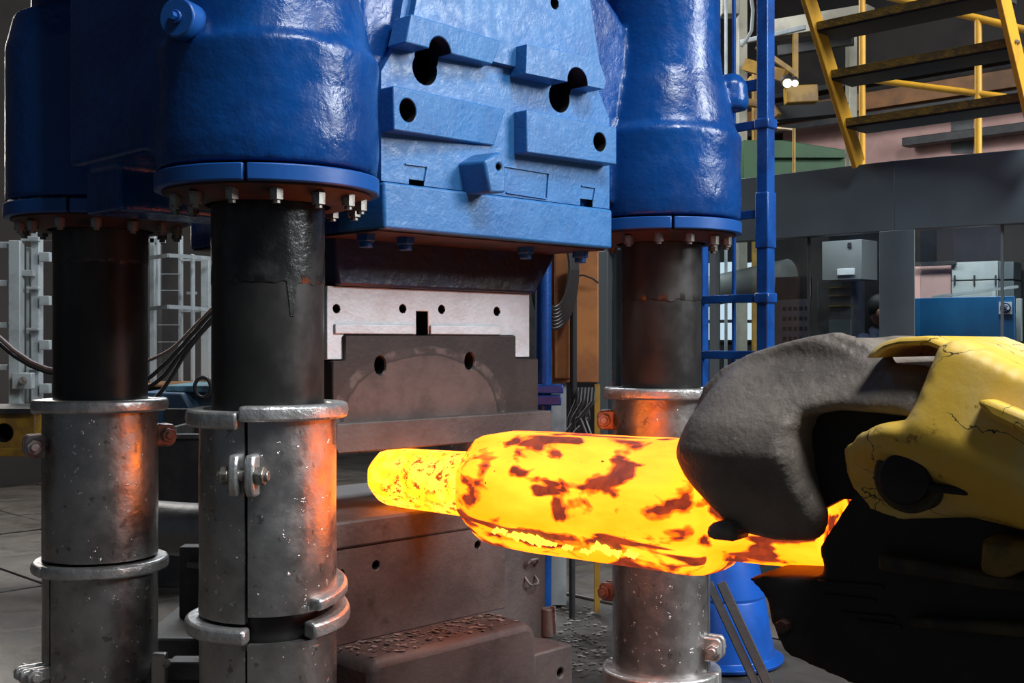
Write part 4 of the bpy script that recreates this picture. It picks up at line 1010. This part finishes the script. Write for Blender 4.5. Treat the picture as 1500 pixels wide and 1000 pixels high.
for p in (pd(1263,0,21.4), pd(1433,0,20.2)):
    tp_ = r0.z if p.y > 20.8 else r1.z
    MB().cyl(Vector((p.x,p.y,HT-.02)), Vector((p.x,p.y,tp_)), .062, 14).build('post', M['yellow'], hr)
    MB().box(p.x-.12, p.x+.12, p.y-.12, p.y+.12, HT-.02, HT+.02).build('foot_plate', M['white_steel'], hr)
MB().cyl(q0+(q1-q0)*.0, q1+(q1-q0)*.22, .06, 14).build('mid_rail', M['yellow'], hr)
MB().cyl(r0+(r1-r0)*-.0, r1+(r1-r0)*.9, .065, 14).build('top_rail', M['yellow'], hr)

# ================================================================== HALL FITTINGS, UPPER RIGHT
def hx(px0, px1, py0, py1, y, th, name, mat, label, cat, bevel=.02, floor=False, group=None):
    a = pd(px0, py1, y); b = pd(px1, py0, y)
    o = MB().box(a.x, b.x, y, y+th, (FL+.05 if floor else a.z), b.z, CF).build(name, mat, bevel=bevel); tag(o, label, cat, group); return o
hx(1082,1095,-60,420,31,.4,'hall_column',M['beige'],'tall beige steel post between the right barrel and the blue ladder','column',floor=True)
hx(1058,1084,-60,20,30.5,.5,'hall_bracket',M['beige'],'beige bracket plate at the top beside the right barrel','bracket')
hx(1062,1066,-40,290,28,.1,'conduit_pipe',M['white_steel'],'thin pale conduit beside the right barrel','conduit',floor=True)
hx(1244,1256,44,420,33,.4,'hall_column',M['beige'],'beige steel post left of the stair foot','column',floor=True)
hx(1103,1110,100,420,32,.2,'yellow_column',M['yellow_dark'],'dull yellow upright behind the blue ladder','column',floor=True)
def hb(p0, p1, w, d, name, mat, label, cat):
    o = MB().bar(p0, p1, w, d).build(name, mat, bevel=.02); tag(o, label, cat); return o
hb(pd(1130,45,33), pd(1275,22,31), .5, .5, 'hall_beam', M['beige'], 'beige beam across the hall behind the stair top', 'beam')
hb(pd(1085,62,30), pd(1180,40,29), .1, .12, 'pale_strut', M['white_steel'], 'thin pale strut below the beige beam', 'strut')
g0, g1 = wall_pt(1100,182), wall_pt(1560,112)
def wbar(p0, p1, d0, d1, th, name, mat, label, cat):
    """girder along the far right wall, d0..d1 in front of it"""
    (b_0, h_0), (b_1, h_1) = p0, (-16.0, p1[1])
    o = MB().prism([(b_0,h_0-th/2),(b_1,h_0-th/2),(b_1,h_0+th/2),(b_0,h_0+th/2)], AW-d1, AW-d0, lambda b, d, h: PF(d,b,h)).build(name, mat, bevel=.02); tag(o, label, cat); return o
wbar(wall_pt(1040,196), wall_pt(1580,115), 1.0, 1.5, .62, 'crane_girder', M['brown'], 'rust-brown crane girder running along the far wall', 'girder')
wbar(wall_pt(1040,171), wall_pt(1580,95), .9, 1.7, .22, 'crane_rail', M['dark_steel'], 'dark crane rail above the brown girder', 'rail')
wbar(wall_pt(1040,214), wall_pt(1580,140), 1.1, 1.4, .25, 'cable_tray', M['dark_steel'], 'dark cable tray under the brown girder', 'cable tray')
wbar(wall_pt(1340,213), wall_pt(1580,190), .4, 1.0, .3, 'wall_pipes', M['dark_steel'], 'bundle of grimy pipes low on the pink wall', 'pipes')
gq = [pd(1088,270,27), pd(1238,270,27), pd(1238,219,27), pd(1146,205,27), pd(1088,205,27)]
o = MB().prism([(p.x,p.z) for p in gq], 27, 27.4, lambda p, d, q: Vector((p,d,q))).build('green_beam', M['green'], bevel=.02); tag(o, 'dark green gusseted girder above the cabin roof', 'girder')
MB().box(pd(1120,0,26.9).x, pd(1238,0,26.9).x, 26.85, 27, (500-232)/F*27, (500-227)/F*27).build('stiffener', M['green'], o)
fp_ = empty('guard_fence', pd(1163,262,24), 'thin yellow guard fence post and rail above the grey cabin', 'fence')
MB().cyl(pd(1163,262,24), pd(1163,188,24), .035, 8).build('post', M['yellow_dark'], fp_); MB().cyl(pd(1163,190,24), pd(1120,186,25), .03, 8).build('rail', M['yellow_dark'], fp_)
hb(pd(1128,-10,34), pd(1128,190,34), .22, .3, 'dark_post', M['dark_steel'], 'dark steel upright between ladder and beige beam', 'post')
hb(pd(1140,75,33), pd(1250,58,32), .22, .3, 'dark_pipe', M['dark_steel'], 'dark pipe under the beige hall beam', 'pipe')
hb(pd(1098,115,33), pd(1140,170,32.5), .2, .2, 'yellow_strut', M['yellow_dark'], 'dull yellow diagonal strut right of the blue ladder', 'strut')
hb(pd(1138,168,33), pd(1240,158,32), .45, .4, 'dark_duct', M['black'], 'black duct below the lit crane lamps', 'duct')
hb(pd(1088,150,31.5), pd(1112,152,31.5), .2, .2, 'yellow_bracket', M['yellow_dark'], 'small yellow bracket behind the blue ladder', 'bracket')
wl_ = MB().tube([pd(1098,-20,29.5), pd(1103,15,29.5), pd(1101,45,29.5), pd(1094,58,29.5), pd(1086,68,29.5)], .045, 7).build('hanging_cable', M['dull_white']); tag(wl_, 'thin pale cable hanging beside the beige post', 'cable')
cr = empty('crane_trolley', pd(1140,100,30), 'yellow crane trolley frame with two lit lamps beyond the ladder', 'crane')
MB().bar(pd(1092,95,30), pd(1150,112,29.5), .3, .3).build('frame_beam', M['yellow_dark'], cr); MB().bar(pd(1108,68,30), pd(1165,108,30), .12, .12).build('brace', M['yellow_dark'], cr)
MB().bar(pd(1165,50,30.4), pd(1165,125,30.4), .12, .16).build('hanger', M['yellow_dark'], cr)
MB().bar(pd(1150,140,30), pd(1196,138,30), .4, .45).build('hoist_box', M['yellow_dark'], cr, bevel=.03)
for px, r in ((1153,.11),(1164,.08)):
    p = pd(px,121,29.2); lm = MB().cyl(p+Vector((0,.1,.1)), p, r*1.3, 16, r1=r*1.5).build('lamp_housing', M['dark_steel'], cr)
    MB().cyl(p+Vector((0,-.02,-.02)), p+Vector((0,-.05,-.03)), r, 14).build('lens', M['lamp'], lm)

# ================================================================== LEFT BACKGROUND
def fbox(mb, px0, px1, py0, py1, y, th): a = pd(px0,py1,y); b = pd(px1,py0,y); return mb.box(a.x,b.x,y,y+th,a.z,b.z)
gf = empty('safety_barrier', pd(35,600,25), 'pale grey steel safety barrier with ladder rungs at the left edge', 'barrier')
for x0, x1, y0, y1, d in ((12,29,352,600,0),(45,57,340,600,.3),(38,43,362,590,.4),(-22,-12,345,600,.2)): fbox(MB(),x0,x1,y0,y1,25+d,.25).build('post', M['white_steel'], gf, bevel=.015)
for x0, x1, y0, y1 in ((-20,12,354,363),(-20,12,410,419),(-20,12,472,480),(-20,12,534,542),(14,48,395,404),(30,56,346,353),(38,56,420,424),(38,56,480,484),(38,56,538,542)): fbox(MB(),x0,x1,y0,y1,25.1,.15).build('rung', M['white_steel'], gf, bevel=.01)
for y0 in (369,433,498,562): fbox(MB(),57,72,y0,y0+14,25.2,.15).build('stub', M['white_steel'], gf, bevel=.01)
hb_ = fbox(MB(),17,46,546,570,24.8,.2).build('hinge_plate', M['white_steel'], gf, bevel=.02); MB().cyl(pd(34,557,24.8), pd(34,557,24.6), .08, 12).build('bolt', M['steel_bolt'], hb_)
lc = empty('caged_ladder', pd(255,560,27), 'pale grey caged ladder between the two left press columns', 'ladder')
for x0, x1, y0, y1, d in ((219,226,340,560,0),(228.5,231.5,338,450,-.6),(261,265,345,560,.2),(279,282.5,372,560,-.5),(294,306,380,556,.1)): fbox(MB(),x0,x1,y0,y1,27+d,.2).build('post', M['white_steel'], lc, bevel=.01)
for yy in (374, 449):
    pts = [pd(213,yy+4,26.6), pd(247,yy,25.6), pd(280,yy+2,25.7), pd(308,yy+4.5,26.8)]
    for i in range(3): MB().bar(pts[i], pts[i+1], .06, .085).build('hoop', M['white_steel'], lc)
    fbox(MB(),264,306,yy+5,yy+8,27.2,.1).build('platform_bar', M['white_steel'], lc)
for yy in (400.5,424.5,475,500): fbox(MB(),231,263,yy,yy+1.2,27.1,.05).build('rung', M['white_steel'], lc)
fbox(MB(),203,240,349,355,27,.15).build('top_bar', M['white_steel'], lc)
fbox(MB(),273,287,427,431,27,.1).build('step', M['white_steel'], lc)
lgp = fbox(MB(),195,320,562.5,567,25.5,2).build('ladder_base', M['brown'], bevel=.02); tag(lgp, 'rusty ledge beneath the caged ladder', 'ledge')
lgp2 = MB().box(pd(195,0,26).x, pd(330,0,26).x, 25.8, 27.6, FL+.05, (500-567)/F*26).build('machine_plinth', M['dark_steel']); tag(lgp2, 'dark machine plinth carrying the caged ladder', 'plinth')
# cables slung between the columns
CT = ['brown cable, upper strand slung down left from the front-left column', 'thick black cable, second strand slung from the front-left column', 'black cable, third strand slung from the front-left column', 'black cable, lowest strand slung from the front-left column']
for j, pts in enumerate((((330,432),(292,470),(258,505),(235,520),(205,532),(120,560)),((330,436),(290,480),(262,512),(238,536),(205,560),(120,585)),((330,444),(292,488),(262,522),(238,552),(205,573),(150,590)),((330,452),(296,486),(270,520),(252,550),(230,580),(205,592)))):
    P = [pd(x,y,21.5+.1*j) for x, y in pts]
    Q = []
    for i in range(len(P)-1):
        a, b, c, d = P[max(i-1,0)], P[i], P[i+1], P[min(i+2,len(P)-1)]
        for q in range(6):
            f = q/6; Q.append(.5*((2*b)+(c-a)*f+(2*a-5*b+4*c-d)*f*f+(3*b-3*c+d-a)*f**3))
    Q.append(P[-1])
    tag(MB().tube(Q, .04 if j else .03, 8).build('slung_cable', M['cable_brown'] if j == 0 else M['cable']), CT[j], 'cable')
CT = ['upper cable drooping before the left-edge safety barrier', 'lower cable drooping before the left-edge safety barrier']
for j in range(2):
    P = [pd(x,y+k_*j,22+.2*j) for x, y, k_ in ((-20,482,7),(0,495,8),(20,513,7),(45,530,5),(68,540,4),(110,548,4))]
    tag(MB().tube(P, .05, 8).build('slung_cable', M['cable'] if j else M['cable_brown']), CT[j], 'cable')
# blue skip, trough, boxes
sk = empty('blue_skip', ph(265,745,FL+.05), 'faded blue steel skip with a pale rim behind the left columns', 'skip')
yk = 23.0
a = pd(205,0,yk); b = pd(277,0,yk)
MB().prism([(a.x,-1.95),(b.x+.05,-1.9),(b.x+.02,-1.3),(b.x-.15,-1.02),(a.x,-1.0)], yk, yk+2, lambda p, d, q: Vector((p,d,q))).build('body', M['skip'], sk, bevel=.04)
MB().box(pd(235,0,yk).x, pd(330,0,yk).x, yk+.3, yk+2.4, -1.02, -.88).build('rim', M['skip_edge'], sk, bevel=.03)
rg = [pd(297,567,yk+.2)+Vector((.16*math.cos(6.28*i/20), 0, .2*math.sin(6.28*i/20))) for i in range(21)]
MB().tube(rg, .04, 8).build('lifting_ring', M['dark_steel'], sk)
for q in (205,262): MB().box(pd(q,0,yk).x, pd(q+14,0,yk).x, yk+.4, yk+1.6, FL+.05, -1.9).build('leg', M['dark_steel'], sk)
tb = empty('dark_trough', ph(270,745,FL+.05), 'dark open steel trough beside the blue skip', 'trough')
MB().box(pd(205,0,21).x, pd(300,0,21).x, 21, 21.2, FL+.05, -1.75).build('front_wall', M['dark_steel'], tb, bevel=.02)
MB().box(pd(205,0,21).x, pd(330,0,21).x, 22.4, 22.6, FL+.05, -1.3).build('back_wall', M['dark_steel'], tb, bevel=.02)
MB().box(pd(246,0,21).x, pd(254,0,21).x, 21.2, 22.4, FL+.05, -1.55).build('divider', M['grey_steel'], tb, bevel=.02)
MB().box(pd(205,0,21).x, pd(330,0,21).x, 20.95, 21.25, -1.76, -1.68).build('top_edge', M['grey_steel'], tb, bevel=.01)
# forged round bar lying on the floor
fb_ = empty('forged_bar', ph(250,785,FL+.05), 'thick dark forged round bar lying on the floor between the left columns', 'forged bar')
p0 = pd(150,752,18.6); p1 = pd(330,738,17.9); r = .42
p0.z = p1.z = FL+.05+r+1.1
pts = []; mm = MB(); vs = []; fs = []
ax = (p1-p0); L_ = ax.length; ax.normalize(); sd = Vector((-ax.y,ax.x,0))
for i in range(30):
    x = .75+(L_+.9)*i/29
    for j in range(32):
        t = 6.28318*j/32; rr = r*(1+.05*noise.noise(Vector((x*1.2,math.cos(t)*1.5,math.sin(t)*1.5)))+.05*math.sin(t*3+x*1.4)*.4)
        vs.append(p0+ax*x+sd*rr*math.cos(t)+Z*rr*math.sin(t))
for i in range(29):
    for j in range(32): fs.append((i*32+j,i*32+(j+1)%32,(i+1)*32+(j+1)%32,(i+1)*32+j))
fs += [tuple(range(32)), tuple(29*32+j for j in range(32))]
mm.add(vs, fs).build('bar', M['forged'], fb_, smooth=60)
for q in (L_*.5, L_+.8):
    c_ = p0+ax*q; MB().box(-.3,.3,-.5,.5,FL+.05,p0.z-r*.93,lambda a,b,z: c_+ax*a+sd*b+Z*z).build('cradle', M['dark_steel'], fb_, bevel=.02)
# yellow machine
ym = empty('yellow_machine', ph(20,690,FL+.05), 'low yellow machine housing with a round dark hole at the left edge', 'machine')
yb = MB().box(pd(-140,0,23).x, pd(52,0,23).x, 23, 24.6, -2.27, (500-605)/F*23).build('housing', M['yellow_dark'], ym)
hc_ = pd(5,634,23); cut(yb, [MB().cyl(hc_+Vector((0,-.5,0)), hc_+Vector((0,.6,0)), .18, 24)]); bevel_later(yb, .03)
MB().box(pd(-60,0,23).x, pd(54,0,23).x, 22.9, 24.7, (500-606)/F*23, (500-598)/F*23).build('top_plate', M['dark_steel'], ym, bevel=.01)
for q in (-130, -100): MB().box(pd(q,0,23).x, pd(q+14,0,23).x, 24.0, 24.5, FL+.05, -2.26).build('leg', M['black'], ym)
MB().box(pd(-60,0,23).x, pd(52,0,23).x, 22.95, 23, FL+2.05 if False else (500-668)/F*23, (500-656)/F*23).build('lower_flange', M['yellow_dark'], ym, bevel=.01)
# dark stand, base plates low between A and B
y0 = 14.6
dsd = empty('dark_stand', pd(285,930,y0), 'upright dark steel stand plate on a foot behind the front-left sleeve', 'stand')
MB().box(pd(262,0,y0).x, pd(330,0,y0).x, y0, y0+.25, (500-905)/F*y0, (500-801)/F*y0).build('plate', M['dark_steel'], dsd, bevel=.02)
MB().bar(pd(275,826,y0-.05), pd(330,832,y0-.05), .08, .07).build('bar', M['grey_steel'], dsd)
MB().box(pd(238,0,y0).x, pd(330,0,y0).x, y0-1.0, y0+.9, FL+.02, (500-905)/F*y0).build('foot', M['dark_steel'], dsd, bevel=.03)
fr2 = empty('floor_frame', pd(270,1000,12.4), 'black low floor frame with a bolted bracket between the left sleeves', 'frame')
p = pd(232,940,12.6)
MB().box(pd(228,0,12.6).x, pd(330,0,12.6).x, 12.4, 12.55, (500-990)/F*12.6, (500-962)/F*12.6).build('front_rail', M['dark_steel'], fr2, bevel=.02)
MB().box(pd(228,0,12.6).x, pd(330,0,12.6).x, 12.6, 13.3, FL+.02, (500-985)/F*12.6).build('base', M['dark_steel'], fr2, bevel=.02)
bk_ = MB().box(pd(229,0,12.4).x, pd(251,0,12.4).x, 12.2, 12.3, (500-1000)/F*12.4, (500-950)/F*12.4).build('bracket', M['silver'], fr2, bevel=.02)
MB().cyl(pd(243,971,12.2), pd(243,971,12.05), .05, 6).build('bolt', M['steel_bolt'], bk_)
# machines standing far back so that the hall is not empty
hx(60,215,352,640,27.5,1.2,'back_machine',M['wall'],'dim brown machine body behind the far left column','machine',floor=True)
hx(640,800,380,700,26,1.0,'dark_screen',M['dark_steel'],'dark steel screen behind the dies','screen',floor=True)
